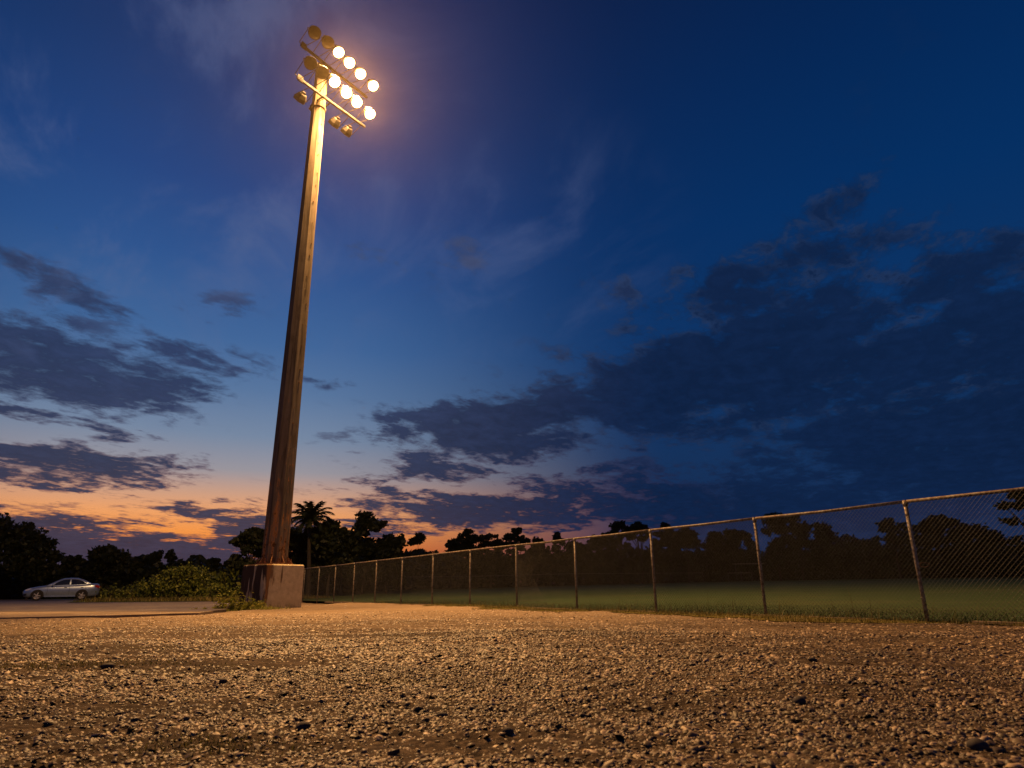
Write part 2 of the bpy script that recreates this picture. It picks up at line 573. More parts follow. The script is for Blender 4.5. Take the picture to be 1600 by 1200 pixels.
# ================================================================== ground
# wide base sheet
S = 700
gv = np.array([(-S, -S, -.16), (S, -S, -.16), (S, S, -.16), (-S, S, -.16)])
tag(link('ground', np_mesh('ground', gv, np.array([[0, 1, 2, 3]])), m_soil), kind='structure')

PAVE = [(-46, 1.5), (-11.896, 15.904), (-9.765, 16.812), (-8.3, 18.05), (-8.9, 21.2), (-10.4, 24.5), (-12.8, 33.0), (-16.5, 36.6), (-27, 36.8), (-46, 46.0)]
LINE = np.array(PAVE[1:5])


def lot_drop(x, y):
    """1 where the lot sheet dives below its neighbours"""
    q = np.stack([x, y], -1) - FP0
    s = q @ FM
    d = sstep(s, .15, .6)
    yl = np.interp(x, [-46, -11.896, -9.765, -8.3, -7.9], [1.5, 15.904, 16.812, 18.05, 60])
    return np.maximum(d, sstep(y - yl, .3, .9) * (x < -7.9))


def lot_h(x, y):
    r = np.hypot(x, y)
    h = .020 * fbm(x, y, .55, 3, 3) + .011 * fbm(x * .8, y * 1.3, 2.3, 3, 11)
    near = sstep(r, 13, 6)
    h += near * (.008 * fbm(x, y, 9, 2, 21) + .005 * vnoise(x * 34, y * 34, 31))
    h += .012 * sstep(y, 16, 22)
    return h - .12 * lot_drop(x, y)


nr, na = 620, 420
rr = .9 * (46 / .9) ** np.linspace(0, 1, nr); aa = np.linspace(R(-64), R(64), na)
RR, AA = np.meshgrid(rr, aa, indexing='ij')
gx = RR * np.sin(AA); gy = RR * np.cos(AA)
V = np.stack([gx, gy, lot_h(gx, gy)], -1).reshape(-1, 3)
ii = np.arange(nr * na).reshape(nr, na)
F = np.stack([ii[:-1, :-1], ii[:-1, 1:], ii[1:, 1:], ii[1:, :-1]], -1).reshape(-1, 4)
tag(link('gravel_lot', np_mesh('gravel_lot', V, F), m_lot, smooth=True), kind='structure')


def slab(name, poly, z, thick, mat, zfun=None):
    n = len(poly); mb = MB()
    zt = [z + (zfun(*q) if zfun else 0) for q in poly]
    mb.v = [(x, y, k) for (x, y), k in zip(poly, zt)] + [(x, y, k - thick) for (x, y), k in zip(poly, zt)]
    mb.f = [tuple(range(n))] + [(i, i + n, (i + 1) % n + n, (i + 1) % n) for i in range(n)]
    o = mb.build(name, mat); return tag(o, kind='structure')


slab('pavement', [(-46, 1.5), (-30, 8.25), (-20, 12.5), (-11.896, 15.904), (-9.765, 16.812), (-8.3, 18.05), (-8.6, 19.6), (-10.445, 20.3), (-16.57, 22.2), (-46, 33.5)][::-1], .042, .2, m_pave)
slab('road', [(-46, 32.9), (-16.57, 21.6), (-10.445, 19.75), (-8.62, 19.0), (-8.9, 21.2), (-10.4, 24.5), (-12.8, 33.0), (-16.5, 36.6), (-24.5, 37.6), (-30.0, 47.5), (-28.5, 55), (-60, 64), (-75, 44)], .046, .22, m_road,
     lambda x, y: .075 * min(1, max(0, (y - 21) / 27)))

# the field: rises gently away from the fence
EDGE = [(-60, 140, -.05), (-34, 72, .05), (-18.84, 62, .33), (-13.77, 72, .54), (-5.82, 88, .66), (8.57, 94, .94), (25.18, 90, 1.16), (34.55, 82, 1.18), (45.15, 74, 1.18), (52, 66, 1.12), (60, 40, 1.0), (52, 14, .8), (40, -6, .6)]
qs = np.linspace(-32, 66, len(EDGE))
rows = []
ex = np.interp(np.linspace(0, 1, 61), np.linspace(0, 1, len(EDGE)), [e[0] for e in EDGE])
ey = np.interp(np.linspace(0, 1, 61), np.linspace(0, 1, len(EDGE)), [e[1] for e in EDGE])
ez = np.interp(np.linspace(0, 1, 61), np.linspace(0, 1, len(EDGE)), [e[2] for e in EDGE])
fq = np.linspace(-34, 48, 61)
fx = FP0[0] + FE[0] * fq + FM[0] * .12; fy = FP0[1] + FE[1] * fq + FM[1] * .12
TT = np.concatenate([np.linspace(0, 1, 40), [1.12, 1.3, 1.7]])
V = np.zeros((61, len(TT), 3))
for j, k in enumerate(TT):
    V[:, j, 0] = fx + (ex - fx) * k; V[:, j, 1] = fy + (ey - fy) * k
    V[:, j, 2] = .012 + ez * k ** 1.15 + .02 * np.sin(V[:, j, 0] * .7) * min(k * 4, 1) * (k < 1)
ii = np.arange(61 * len(TT)).reshape(61, -1)
F = np.stack([ii[:-1, :-1], ii[1:, :-1], ii[1:, 1:], ii[:-1, 1:]], -1).reshape(-1, 4)
tag(link('field', np_mesh('field', V.reshape(-1, 3), F), m_field, smooth=True), kind='structure')

# grassy bank behind the road on the left
def sheet(name, poly, z, mat):
    return tag(MB().add([(x, y, z + .012 * math.sin(x * 3 + y)) for x, y in poly], [tuple(range(len(poly)))]).build(name, mat), kind='structure')
sheet('grass_verge', [(-24.6, 37.4), (-16.5, 36.4), (-12.9, 41.4), (-34, 74), (-75, 72), (-60, 63.5), (-28.3, 55.2), (-29.8, 47.5)], .112, m_field)

# concrete mowing kerb under the fence, broken here and there
ang = math.atan2(FE[1], FE[0]); KM = Matrix.Rotation(ang, 3, 'Z')
kroot = tag(empty('kerb', (0, 0, 0)), kind='structure')
q = 2.0
while q < 41:
    L = random.uniform(.7, 2.6)
    if random.random() < .82:
        MB().box(fpt(q + L / 2, -.06 + random.uniform(-.015, .015), -.002 + random.uniform(-.01, .006)), (L, .12, .07), KM).build('kerb_segment', m_pave, kroot)
    q += L + random.uniform(.01, .12)


# ================================================================== grass
def blades(name, base, h, w, mat, lean=.5, label=None, cat='grass'):
    """each blade a tapering two-piece strip: 3 triangles"""
    n = len(base); a = rng.uniform(0, 2 * math.pi, n)
    d = np.stack([np.cos(a), np.sin(a), np.zeros(n)], -1); s = np.stack([-np.sin(a), np.cos(a), np.zeros(n)], -1)
    ln = rng.uniform(.1, lean, n)[:, None] * h[:, None]
    up = np.array([0, 0, 1.0])
    p0 = base - s * w[:, None] / 2; p1 = base + s * w[:, None] / 2
    mid = base + up * (h * .55)[:, None] + d * ln * .3
    p2 = mid + s * w[:, None] * .35; p3 = mid - s * w[:, None] * .35
    p4 = base + up * h[:, None] + d * ln
    V = np.stack([p0, p1, p2, p3, p4], 1).reshape(-1, 3)
    b = np.arange(n)[:, None] * 5
    F = np.concatenate([b + [0, 1, 2], b + [0, 2, 3], b + [3, 2, 4]])
    o = link(name, np_mesh(name, V, F), mat)
    return tag(o, label, cat, kind='stuff')


# thin mossy turf sheet with a ragged edge
cell = .09
qq, ss = np.meshgrid(np.arange(14, 36, cell), np.arange(-1.75, .04, cell), indexing='ij')
def turf(q, s): return fbm(q * .7, s * 1.6, 1.0, 4, 5) * .75 + sstep(-s, 1.7, .15) * 1.25 - .52 - sstep(q, 31.5, 34.5) * 1.2 - sstep(q, 22, 15) * .8
m_turf, t, p = new_mat('mossy_turf', .95, spec=.1)
t.links.new(ramp(t, noise_fac(t, coords(t), 16, 6, .7), [(.3, (.045, .036, .010)), (.5, (.10, .082, .018)), (.7, (.165, .13, .034))]), p.inputs['Base Color'])
bump(t, p, noise_fac(t, coords(t), 40, 4), 1.0, .03)
k = turf(qq + cell / 2, ss + cell / 2).ravel() > 0
q0, s0 = qq.ravel()[k], ss.ravel()[k]
V = []
for dq, ds in ((0, 0), (cell, 0), (cell, cell), (0, cell)):
    q1, s1 = q0 + dq, s0 + ds
    x1 = FP0[0] + FE[0] * q1 + FM[0] * s1; y1 = FP0[1] + FE[1] * q1 + FM[1] * s1
    V.append(np.stack([x1, y1, np.maximum(lot_h(x1, y1), -.02) + .012 + .006 * vnoise(x1 * 6, y1 * 6, 3)], -1))
V = np.stack(V, 1).reshape(-1, 3)
tag(link('turf_strip', np_mesh('turf_strip', V, np.arange(len(V)).reshape(-1, 4)), m_turf), kind='structure')
# strip in front of the fence
n = 42000
q = rng.uniform(10, 41, n); s = -rng.beta(1.2, 2.2, n) * 2.3 + .05
keep = turf(q, s) + rng.uniform(-.25, .25, n) > 0
q, s = q[keep], s[keep]; n = len(q)
B = np.stack([FP0[0] + FE[0] * q + FM[0] * s, FP0[1] + FE[1] * q + FM[1] * s, np.zeros(n)], -1)
B[:, 2] = lot_h(B[:, 0], B[:, 1]) - .004
h = rng.gamma(3, .013, n) + .014
blades('grass', B, h, rng.uniform(.005, .011, n), m_grass, .9, 'low yellow green grass strip growing along the foot of the chain link fence')
# field grass beside the fence
n = 70000
q = rng.uniform(6, 46, n); s = .12 + 9 * rng.beta(1, 2.4, n)
B = np.stack([FP0[0] + FE[0] * q + FM[0] * s, FP0[1] + FE[1] * q + FM[1] * s, np.full(n, .01) + s * .008], -1)
h = rng.gamma(4, .0042, n) + .010 + .02 * (fbm(q, s, .8, 2, 9) > .45) * (s < .6)
blades('grass', B, h, rng.uniform(.006, .014, n), m_fieldgrass, .7, 'mown dark green grass of the field just behind the fence')
# taller stalks at the fence line
n = 420
q = rng.choice(rng.uniform(12, 42, 70), n) + rng.normal(0, .12, n); s = rng.normal(.12, .12, n)
B = np.stack([FP0[0] + FE[0] * q + FM[0] * s, FP0[1] + FE[1] * q + FM[1] * s, np.zeros(n)], -1)
blades('grass', B, rng.gamma(4, .045, n) + .05, rng.uniform(.006, .012, n), m_grass, .8, 'uncut grass tufts standing under the wire of the chain link fence')
# bank on the left
n = 26000
x = rng.uniform(-36, -13, n); y = 36.6 + rng.uniform(0, 1, n) ** 1.5 * 12
keep = (x > -27.2 + (y < 42) * 2.4) & (y > np.interp(x, [-26, -16.5, -13], [38.6, 36.7, 41.0]))
x, y = x[keep], y[keep]; n = len(x)
blades('grass', np.stack([x, y, np.full(n, .10)], -1), rng.gamma(4, .030, n) + .05, rng.uniform(.02, .04, n), m_grass, .8,
       'rough grass bank between the road and the yellow green bush')

# ================================================================== loose gravel
def stones(n, P, size, full):
    """jittered stones: full ones of 15 triangles, small ones of 5"""
    k = np.arange(5) * 2 * math.pi / 5
    ring = np.stack([np.cos(k), np.sin(k)], -1)
    if full:
        T = np.zeros((11, 3)); T[1:6, :2] = ring * .70; T[1:6, 2] = .72; T[6:11, :2] = ring; T[6:11, 2] = -.25; T[0] = (0, 0, 1)
    else:
        T = np.zeros((6, 3)); T[1:6, :2] = ring; T[1:6, 2] = -.2; T[0] = (0, 0, .95)
    m = len(T)
    J = T[None] + rng.normal(0, .17, (n, m, 3))
    J *= size[:, None, None]
    J[..., 0] *= rng.uniform(.9, 1.9, n)[:, None]; J[..., 2] *= rng.uniform(.25, .75, n)[:, None]
    J[..., 2] += J[..., 0] * rng.normal(0, .22, n)[:, None] + J[..., 1] * rng.normal(0, .22, n)[:, None]
    a = rng.uniform(0, 2 * math.pi, n); ca, sa = np.cos(a)[:, None], np.sin(a)[:, None]
    x = J[..., 0] * ca - J[..., 1] * sa; y = J[..., 0] * sa + J[..., 1] * ca
    V = np.stack([x, y, J[..., 2]], -1) + P[:, None]
    f = []
    for i in range(5):
        j = (i + 1) % 5
        f += [(0, 1 + i, 1 + j)] + ([(1 + i, 6 + i, 6 + j), (1 + i, 6 + j, 1 + j)] if full else [])
    F = (np.arange(n) * m)[:, None, None] + np.array(f)[None]
    return V.reshape(-1, 3), F.reshape(-1, 3)


def polar(n, r0, r1, a=R(46)):
    r = np.sqrt(rng.uniform(r0 * r0, r1 * r1, n)); t = rng.uniform(-a, a, n)
    return r * np.sin(t), r * np.cos(t)


VV, FF, nb_ = [], [], 0
for n, r0, r1, m_, sg, full in ((34000, 2.0, 5.4, .0080, .42, True), (70000, 2.0, 5.4, .0052, .32, False), (62000, 5.4, 10, .0088, .42, False), (9000, 5.0, 9.5, .0125, .36, True),
                                (46000, 10, 19, .0105, .40, False)):
    x, y = polar(n, r0, r1); s_ = m_ * np.exp(np.clip(rng.normal(0, sg, n), -.8, .75))
    keep = (fbm(x * .45, y * 1.3, 1.1, 4, 44) + rng.uniform(-.45, 1.05, n) > -.16) & (lot_drop(x, y) < .05)
    x, y, s_ = x[keep], y[keep], s_[keep]
    V, F = stones(len(x), np.stack([x, y, lot_h(x, y) + s_ * .12], -1), s_, full)
    VV.append(V); FF.append(F + nb_); nb_ += len(V)
tag(link('gravel', np_mesh('gravel', np.concatenate(VV), np.concatenate(FF)), m_stone), 'loose pale brown gravel scattered all over the worn lot', 'gravel', kind='stuff')

# single stones that stand out
def rock(x, y, size, sq, label):
    prof = 7; mb = MB(); rnd = random.Random(label)
    z0 = float(lot_h(np.array([x]), np.array([y]))[0])
    rings = [(.55, -.5), (1.0, -.1), (.95, .35), (.6, .72)]
    vs = []
    for r, zz in rings:
        for k in range(prof):
            t = 2 * math.pi * k / prof
            j = rnd.uniform(.82, 1.15)
            vs.append((r * j * math.cos(t) * size, r * j * math.sin(t) * size * .8, (zz * sq + rnd.uniform(-.06, .06)) * size))
    vs.append((0, 0, size * sq * .86))
    fs = [(i * prof + k, i * prof + (k + 1) % prof, (i + 1) * prof + (k + 1) % prof, (i + 1) * prof + k) for i in range(3) for k in range(prof)]
    fs += [(3 * prof + k, 3 * prof + (k + 1) % prof, 4 * prof) for k in range(prof)]
    o = mb.add(vs, fs).build('stone', m_rock, smooth=True)
    o.location = (x, y, z0 + size * sq * .25); o.rotation_euler = (0, 0, rnd.uniform(0, 6))
    return tag(o, label, 'stone', 'dark stones lying on the gravel')


rock(-.90, 3.05, .036, .8, 'dark stone on the near gravel, straight below the lamp pole')
rock(1.34, 3.37, .040, .9, 'dark upright stone alone on the near gravel, right of the middle')
rock(-3.12, 5.38, .052, .7, 'flat dark stone beside the yellowish mossy patch near the left edge')
rock(-.03, 2.91, .030, .9, 'small dark stone at the bottom middle of the gravel')
rock(1.56, 2.46, .038, .9, 'dark stone nearest the camera, in the bottom right corner')
rock(-.335, 3.27, .030, .6, 'small dark stone with a pale flake beside it, left of the middle one')
rock(-1.9, 4.6, .03, .6, 'little dark stone half way between the left flat stone and the near ones')
rock(2.2, 5.2, .035, .6, 'low dark stone on the right side of the lot, farthest of the right ones')

# ================================================================== concrete footing
bl = MB(); W = 1.5; ch = .045
def rring(z, inset):
    w = W / 2 - inset; c = ch
    return [(w, -w + c, z), (w, w - c, z), (w - c, w, z), (-w + c, w, z), (-w, w - c, z), (-w, -w + c, z), (-w + c, -w, z), (w - c, -w, z)]
for z, i in ((-.25, -.015), (.4, -.005), (BLOCK_H - .04, 0), (BLOCK_H, .035)): bl.v += rring(z, i)
for i in range(3):
    for k in range(8): bl.f.append((i * 8 + k, i * 8 + (k + 1) % 8, (i + 1) * 8 + (k + 1) % 8, (i + 1) * 8 + k))
bl.f.append(tuple(24 + k for k in range(8)))
foot = bl.build('concrete_footing', m_conc)
foot.location = (POLE.x, POLE.y, 0); foot.rotation_euler = (0, 0, R(-37 + 90 - 1))   # local -y is the lit front face
tag(foot, 'big square concrete footing block, rust stained, under the floodlight pole', 'footing')

# ================================================================== floodlight pole
root = empty('floodlight_pole', (POLE.x, POLE.y, BLOCK_H))
tag(root, 'tall rusty eight sided floodlight pole on the concrete block, eight lamps lit', 'floodlight pole')
TOP = 23.15 - BLOCK_H
r0, r1 = .455, .275
sh = MB()
sh.tube([(0, 0, .045), (0, 0, 6), (0, 0, 12), (0, 0, 18), (0, 0, TOP)], [r0 + (r1 - r0) * k / TOP for k in (0, 6, 12, 18, TOP)], 8, True, R(22.5 - 37))
sh.build('shaft', m_pole, root)
bp = MB().tube([(0, 0, 0.002), (0, 0, .05)], .66, 8, True, R(22.5 - 37)); bp.build('base_plate', m_rusty, root)
for k in range(8):
    a = R(45 * k - 37 + 22.5); x, y = .565 * math.cos(a), .565 * math.sin(a)
    b = MB().tube([(x, y, .05), (x, y, .21)], .022, 8)
    b.tube([(x, y, .05), (x, y, .10)], .050, 6)
    b.build('anchor_bolt', m_rusty, root)
    # gusset between plate and shaft
    g = MB(); e = Vector((math.cos(a + R(22.5)), math.sin(a + R(22.5)), 0)); s = Vector((-e.y, e.x, 0)) * .012
    tri = [e * .43 + Vector((0, 0, .05)), e * .60 + Vector((0, 0, .05)), e * .425 + Vector((0, 0, .30))]
    g.add([q + s for q in tri] + [q - s for q in tri], [(0, 1, 2), (5, 4, 3), (0, 3, 4, 1), (1, 4, 5, 2), (2, 5, 3, 0)])
    g.build('gusset', m_rusty, root)
# rusted-through notch at the foot and the line of step sockets up one edge
fn = Vector((math.cos(R(-60)), math.sin(R(-60)), 0)); ft = Vector((-fn.y, fn.x, 0))
nb = MB(); rr_ = .424
c0 = fn * rr_
nb.add([c0 + ft * -.035 + Vector((0, 0, .05)), c0 + ft * .05 + Vector((0, 0, .05)), c0 + ft * .035 + Vector((0, 0, .42)), c0 + ft * .015 + Vector((0, 0, .62)), c0 + ft * -.012 + Vector((0, 0, .40))], [(0, 1, 2, 3, 4)])
nb.v = [tuple(Vector(q) + fn * .004 - fn * (q[2] - .05) * .0078) for q in nb.v]
m_dark = plain('dark_rust_hole', (.012, .007, .004), .95)
nb.build('rust_hole', m_dark, root)
ba = R(-37)
for k in range(26):
    z = 1.2 + k * .78 + random.uniform(-.25, .25); rz = (r0 + (r1 - r0) * z / TOP)
    d = Vector((math.cos(ba), math.sin(ba), 0)); d2 = Vector((-d.y, d.x, 0))
    q = d * (rz * .924) + d2 * random.uniform(-.05, .07)
    MB().tube([(q.x, q.y, z), (q.x + d.x * .035, q.y + d.y * .035, z)], random.choice((.012, .016, .024)), 6).build('step_bolt', m_rusty, root)
zc = 20.85 - BLOCK_H
MB().tube([(0, 0, zc), (0, 0, zc + .16)], .335, 8, True, R(22.5 - 37)).build('collar', m_pole, root)
MB().tube([(0, 0, TOP), (0, 0, TOP + .04)], .31, 8, True, R(22.5 - 37)).build('pole_cap', m_rusty, root)


def L3(t, o, z): q = PT * t + PN * o; return Vector((q.x, q.y, z - BLOCK_H))


def arm(z0, z1, nm):
    a, b = L3(-1.55, .6, z0), L3(2.12, .6, z1)
    d = (b - a).normalized(); up = Vector((0, 0, 1)); up = (up - d * up.dot(d)).normalized(); nn = d.cross(up)
    Mx = Matrix((d, nn, up)).transposed()
    m = MB()
    m.box((a + b) / 2, ((b - a).length, .08, .11), Mx)
    part = m.build('crossarm', m_steel, root)
    r = MB()
    for o_, zz in ((.08, -.075),):
        r.tube([a + PN * (o_ - .02) + up * zz, b + PN * o_ + up * zz], .015, 6)
    r.build('arm_rail', m_steel, part)
    cl = MB()
    for tt in (-.22, .22):
        s_ = L3(tt, .38, z0 + (z1 - z0) * .4)
        cl.box(s_, (.42, .04, .07), Matrix((PN, PT, up)).transposed())
    cl.build('arm_clamp', m_steel, part)
    pl = MB(); pl.box(L3(-1.41, .63, z0 + .0), (.26, .02, .34), Mx); pl.build('end_plate', m_steel, part)


arm(21.15, 21.00, 'low'); arm(22.89, 22.66, 'high')


def flood(t, o, z, front, lit, armz, tilt=36, roll=0.0):
    """a bowl reflector with lens, ballast box and U bracket; its lens centre is at (t, o, z)"""
    aim = ((PN if front else -PN) * math.cos(R(tilt)) + Vector((0, 0, -math.sin(R(tilt)))))
    aim = (Matrix.Rotation(R(roll), 3, 'Z') @ aim).normalized()
    c = L3(t, o, z)
    xa = Vector((0, 0, 1)).cross(aim).normalized(); ya = aim.cross(xa)
    M = Matrix((xa, ya, aim)).transposed().to_4x4(); M.translation = c
    hb = MB()
    if front:
        hb.lathe([(.0, -.40), (.10, -.40), (.12, -.36), (.17, -.30), (.235, -.18), (.258, -.05), (.262, -.01), (.278, -.01), (.278, .018), (.252, .018), (.248, .004)], M, 20)
        hb.box(M @ Vector((0, 0, -.46)), (.17, .17, .15), M.to_3x3())
    else:
        hb.lathe([(.0, -.34), (.17, -.34), (.20, -.31), (.285, -.14), (.29, .02), (.255, .03), (.249, .004)], M, 6)
        hb.box(M @ Vector((0, 0, -.38)), (.16, .16, .09), M.to_3x3())
    h = hb.build('floodlight', m_housing, root, front)
    h['label'] = (('lit floodlight facing the lot' if front else 'lit floodlight facing away, only its rim glowing') if lit else ('unlit floodlight facing the lot' if front else 'unlit floodlight facing away from the lot'))
    ln = MB().lathe([(.249, .004), (.21, .014), (.16, .022), (.10, .028), (.0, .031)], M, 20)
    lo_ = ln.build('lens', m_lit if lit else m_deadlens, h, True)
    me = lo_.data; Mi = M.inverted(); uv = me.uv_layers.new(name='disc').data      # UV = position on the glass, rim at 1
    for lp in me.loops:
        w = Mi @ me.vertices[lp.vertex_index].co; uv[lp.index].uv = (w.x / .249, w.y / .249)
    # U bracket from the arm
    base = L3(t - .05, .6, armz); sgn = 1 if z > armz else -1
    br = MB()
    piv = [M @ Vector((s * .30, 0, -.12)) for s in (-1, 1)]
    low = [base + PT * s * .15 + Vector((0, 0, sgn * .09)) for s in (-1, 1)]
    br.tube([low[0] - Vector((0, 0, sgn * .02)), low[1] - Vector((0, 0, sgn * .02))], .022, 6)
    # keep left with left
    if (piv[0] - low[0]).length > (piv[0] - low[1]).length: piv.reverse()
    for q, w in zip(low, piv):
        elbow = Vector((w.x, w.y, q.z + (w.z - q.z) * .55))
        br.tube([q, elbow, w], .016, 6)
    br.tube([M @ Vector((-.31, 0, -.12)), M @ Vector((-.255, 0, -.12))], .02, 6)
    br.tube([M @ Vector((.31, 0, -.12)), M @ Vector((.255, 0, -.12))], .02, 6)
    br.build('bracket', m_steel, h)
    if lit:
        ld = bpy.data.lights.new('lamp', 'AREA'); ld.shape = 'DISK'; ld.size = .22
        ld.energy = LAMP_W if front else LAMP_W * 1.35; ld.color = LAMP_C
        lo = bpy.data.objects.new('lamp', ld); col.objects.link(lo); lo.parent = h
        ML = Matrix((xa, -ya, -aim)).transposed().to_4x4(); ML.translation = M @ Vector((0, 0, .05))
        lo.matrix_local = ML


LAMP_W = 2150.0
za = lambda t, a, b: a + (b - a) * (t - (-1.55)) / 3.67
for i, (t_, z_) in enumerate(((-1.42, 23.14), (-0.73, 23.16), (-0.15, 23.09), (0.46, 22.98), (1.1, 22.84), (1.85, 22.72))):
    flood(t_, 1.35, z_, True, i > 1, za(t_, 22.89, 22.66), 57 + (i * 7) % 5, (i * 5) % 7 - 3)
for i, (t_, z_) in enumerate(((-1.46, 21.5), (-0.85, 21.47), (-0.22, 21.44), (0.43, 21.32), (1.02, 21.22), (1.78, 21.11))):
    flood(t_, 1.35, z_, True, i > 1, za(t_, 21.15, 21.00), 56 + (i * 5) % 6, (i * 4) % 6 - 3)
for i, (t_, z_) in enumerate(((-.76, 21.1), (.02, 21.0), (1.08, 21.0), (1.78, 20.97))):
    flood(t_, -.35, z_ - .08, False, i > 1, za(t_, 21.15, 21.00), 34, (i * 5) % 7 - 3)

# ================================================================== chain link fence
N0, N1_ = -12, 13
fr = empty('chain_link_fence', fpt(0))
tag(fr, 'long rusty chain link fence running from behind the pole to the right edge', 'fence')
inv = Matrix.Translation(-Vector(fpt(0)))
def loc(p): return Vector(p) - Vector(fpt(0))
for n in range(N0, N1_ + 1):
    dx = random.gauss(0, .006); ht = FH
    m = MB(); b = loc(fpt(n * FS, .05, -.2)); tp = loc(fpt(n * FS + dx, .05, ht - .01))
    m.tube([b, b.lerp(tp, .5), tp], .031, 8)
    m.tube([tp - Vector((0, 0, .05)), tp + Vector((0, 0, .025))], .042, 8)     # loop cap
    for zz in (.35, .8, 1.25, 1.65):
        c = b.lerp(tp, (zz + .2) / (ht + .2)); m.tube([c, c + Vector((0, 0, .02))], .035, 8)
    m.build('post', m_fence, fr, True)
rl = MB()
for n in range(N0, N1_):
    a, b = loc(fpt(n * FS - .03, .05, FH + .012)), loc(fpt((n + 1) * FS + .03, .05, FH + .012))
    mid = a.lerp(b, .5) - Vector((0, 0, random.uniform(.0, .018)))
    rl = MB().tube([a, mid, b], .026, 8)
    rl.build('top_rail', m_rail, fr, True)
# wires: woven zigzags near the camera, straight diagonals farther off
PITCH = .0355
def wire_boxes(A, B, r):
    """three sided prisms from A to B"""
    d = B - A; L = np.linalg.norm(d, axis=1, keepdims=True); d = d / L
    u = np.array([FM[0], FM[1], 0.0]) * np.ones_like(d); w = np.cross(d, u)
    ks = [0, 2 * math.pi / 3, 4 * math.pi / 3]
    ring = [u * math.cos(k) + w * math.sin(k) for k in ks]
    V = np.stack([A + q * r for q in ring] + [B + q * r for q in ring], 1)
    b = (np.arange(len(A)) * 6)[:, None, None]
    F = b + np.array([[0, 1, 4, 3], [1, 2, 5, 4], [2, 0, 3, 5]])[None]
    return V.reshape(-1, 3), F.reshape(-1, 4)
def P3(q, z, off):
    return np.stack([FE[0] * q + FM[0] * off, FE[1] * q + FM[1] * off, z], -1)
rows = int(FH / PITCH)
Q0, Q1 = 7 * FS, N1_ * FS
nw = int((Q1 - Q0) / PITCH)
k, j = np.meshgrid(np.arange(nw), np.arange(rows), indexing='ij'); k, j = k.ravel(), j.ravel()
up = (j + k) % 2
qa = Q0 + (k + (1 - up)) * PITCH; qb = Q0 + (k + up) * PITCH
za_ = j * PITCH + .03; zb_ = (j + 1) * PITCH + .03
sag = .012 * vnoise(qa * .8, za_ * 1.2, 3)
A = P3(qa, za_, sag - .0015); B = P3(qb, zb_, .012 * vnoise(qb * .8, zb_ * 1.2, 3) + .0015)
V1, F1 = wire_boxes(A, B, .0026)
Q0b = N0 * FS
nd = int((Q0 - Q0b + FH) / (2 * PITCH))
q0 = Q0b - FH + np.arange(nd) * 2 * PITCH
A = np.concatenate([P3(q0, np.full(nd, .03), -.002), P3(q0 + FH, np.full(nd, .03), .002)])
B = np.concatenate([P3(q0 + FH, np.full(nd, FH - .01), -.002), P3(q0, np.full(nd, FH - .01), .002)])
V2, F2 = wire_boxes(A, B, .0023)
w = link('wire_mesh', np_mesh('wire_mesh', np.concatenate([V1, V2]), np.concatenate([F1, F2 + len(V1)])), m_wire, fr)
w['kind'] = 'stuff'
# loose twist of wire tied to the nearest post
tw = MB(); c = loc((6.60, 10.86, .86)); e = Vector((FE[0], FE[1], 0))
pts = [c + e * (.02 + .07 * math.cos(a) * (.6 + .1 * a)) + Vector((0, 0, .035 * math.sin(a))) - Vector((FM[0], FM[1], 0)) * .03 for a in np.linspace(0, 9, 22)]
tw.tube(pts, .006, 5); tw.build('wire_tie', m_rusty, fr)

# far fence across the field
ff = empty('field_boundary_fence', (0, 0, 0))
tag(ff, 'faint low fence along the far edge of the dark field, in front of the trees', 'fence')
FL = [(-18.0, 58, .33, 1.0), (-12.8, 69, .50, 1.35), (-5.4, 83, .66, 1.45), (8.2, 88.5, .92, 1.5), (24, 86, 1.1, 1.2)]
pts = []
for (x0, y0, z0, h0), (x1, y1, z1, h1) in zip(FL[:-1], FL[1:]):
    k = max(2, int(math.hypot(x1 - x0, y1 - y0) / 3.2))
    pts += [tuple(a + (b - a) * i / k for a, b in zip((x0, y0, z0, h0), (x1, y1, z1, h1))) for i in range(k)]
pts.append(FL[-1])
for x, y, z, h in pts: MB().tube([(x, y, z - .3), (x, y, z + h)], .028, 6).build('post', m_wire, ff)
MB().tube([(x, y, z + h) for x, y, z, h in pts], .022, 6).build('top_rail', m_far, ff)
wm = MB()
for (x0, y0, z0, h0), (x1, y1, z1, h1) in zip(pts[:-1], pts[1:]):
    for i in range(14):
        f = i / 14; g = (i + 1) / 14
        for s0, s1 in ((0, 1), (1, 0)):
            wm.tube([(x0 + (x1 - x0) * f, y0 + (y1 - y0) * f, z0 + h0 * s0), (x0 + (x1 - x0) * g, y0 + (y1 - y0) * g, z0 + h0 * s1)], .006, 3, False)
o = wm.build('wire_mesh', m_wire, ff); o['kind'] = 'stuff'
# bench shelter frame at the far side
gs = empty('dugout_frame', (28.6, 84, 1.1))
tag(gs, 'thin metal shelter frame at the far side of the field, under the dark trees', 'frame')
for x in (-2.0, -.4, .9): MB().tube([(x, 0, -.2), (x, 0, 1.15)], .05, 6).build('post', m_wire, gs)
MB().box((.75, .3, 2.2), (3.6, 1.2, .07)).build('roof_edge', m_far, gs)
for x in (-.9, 2.4): MB().tube([(x, .3, -.2), (x, .3, 2.2)], .05, 6).build('roof_post', m_wire, gs)
MB().tube([(-2.1, 0, 1.1), (1.0, 0, 1.1)], .04, 6).build('rail', m_far, gs)


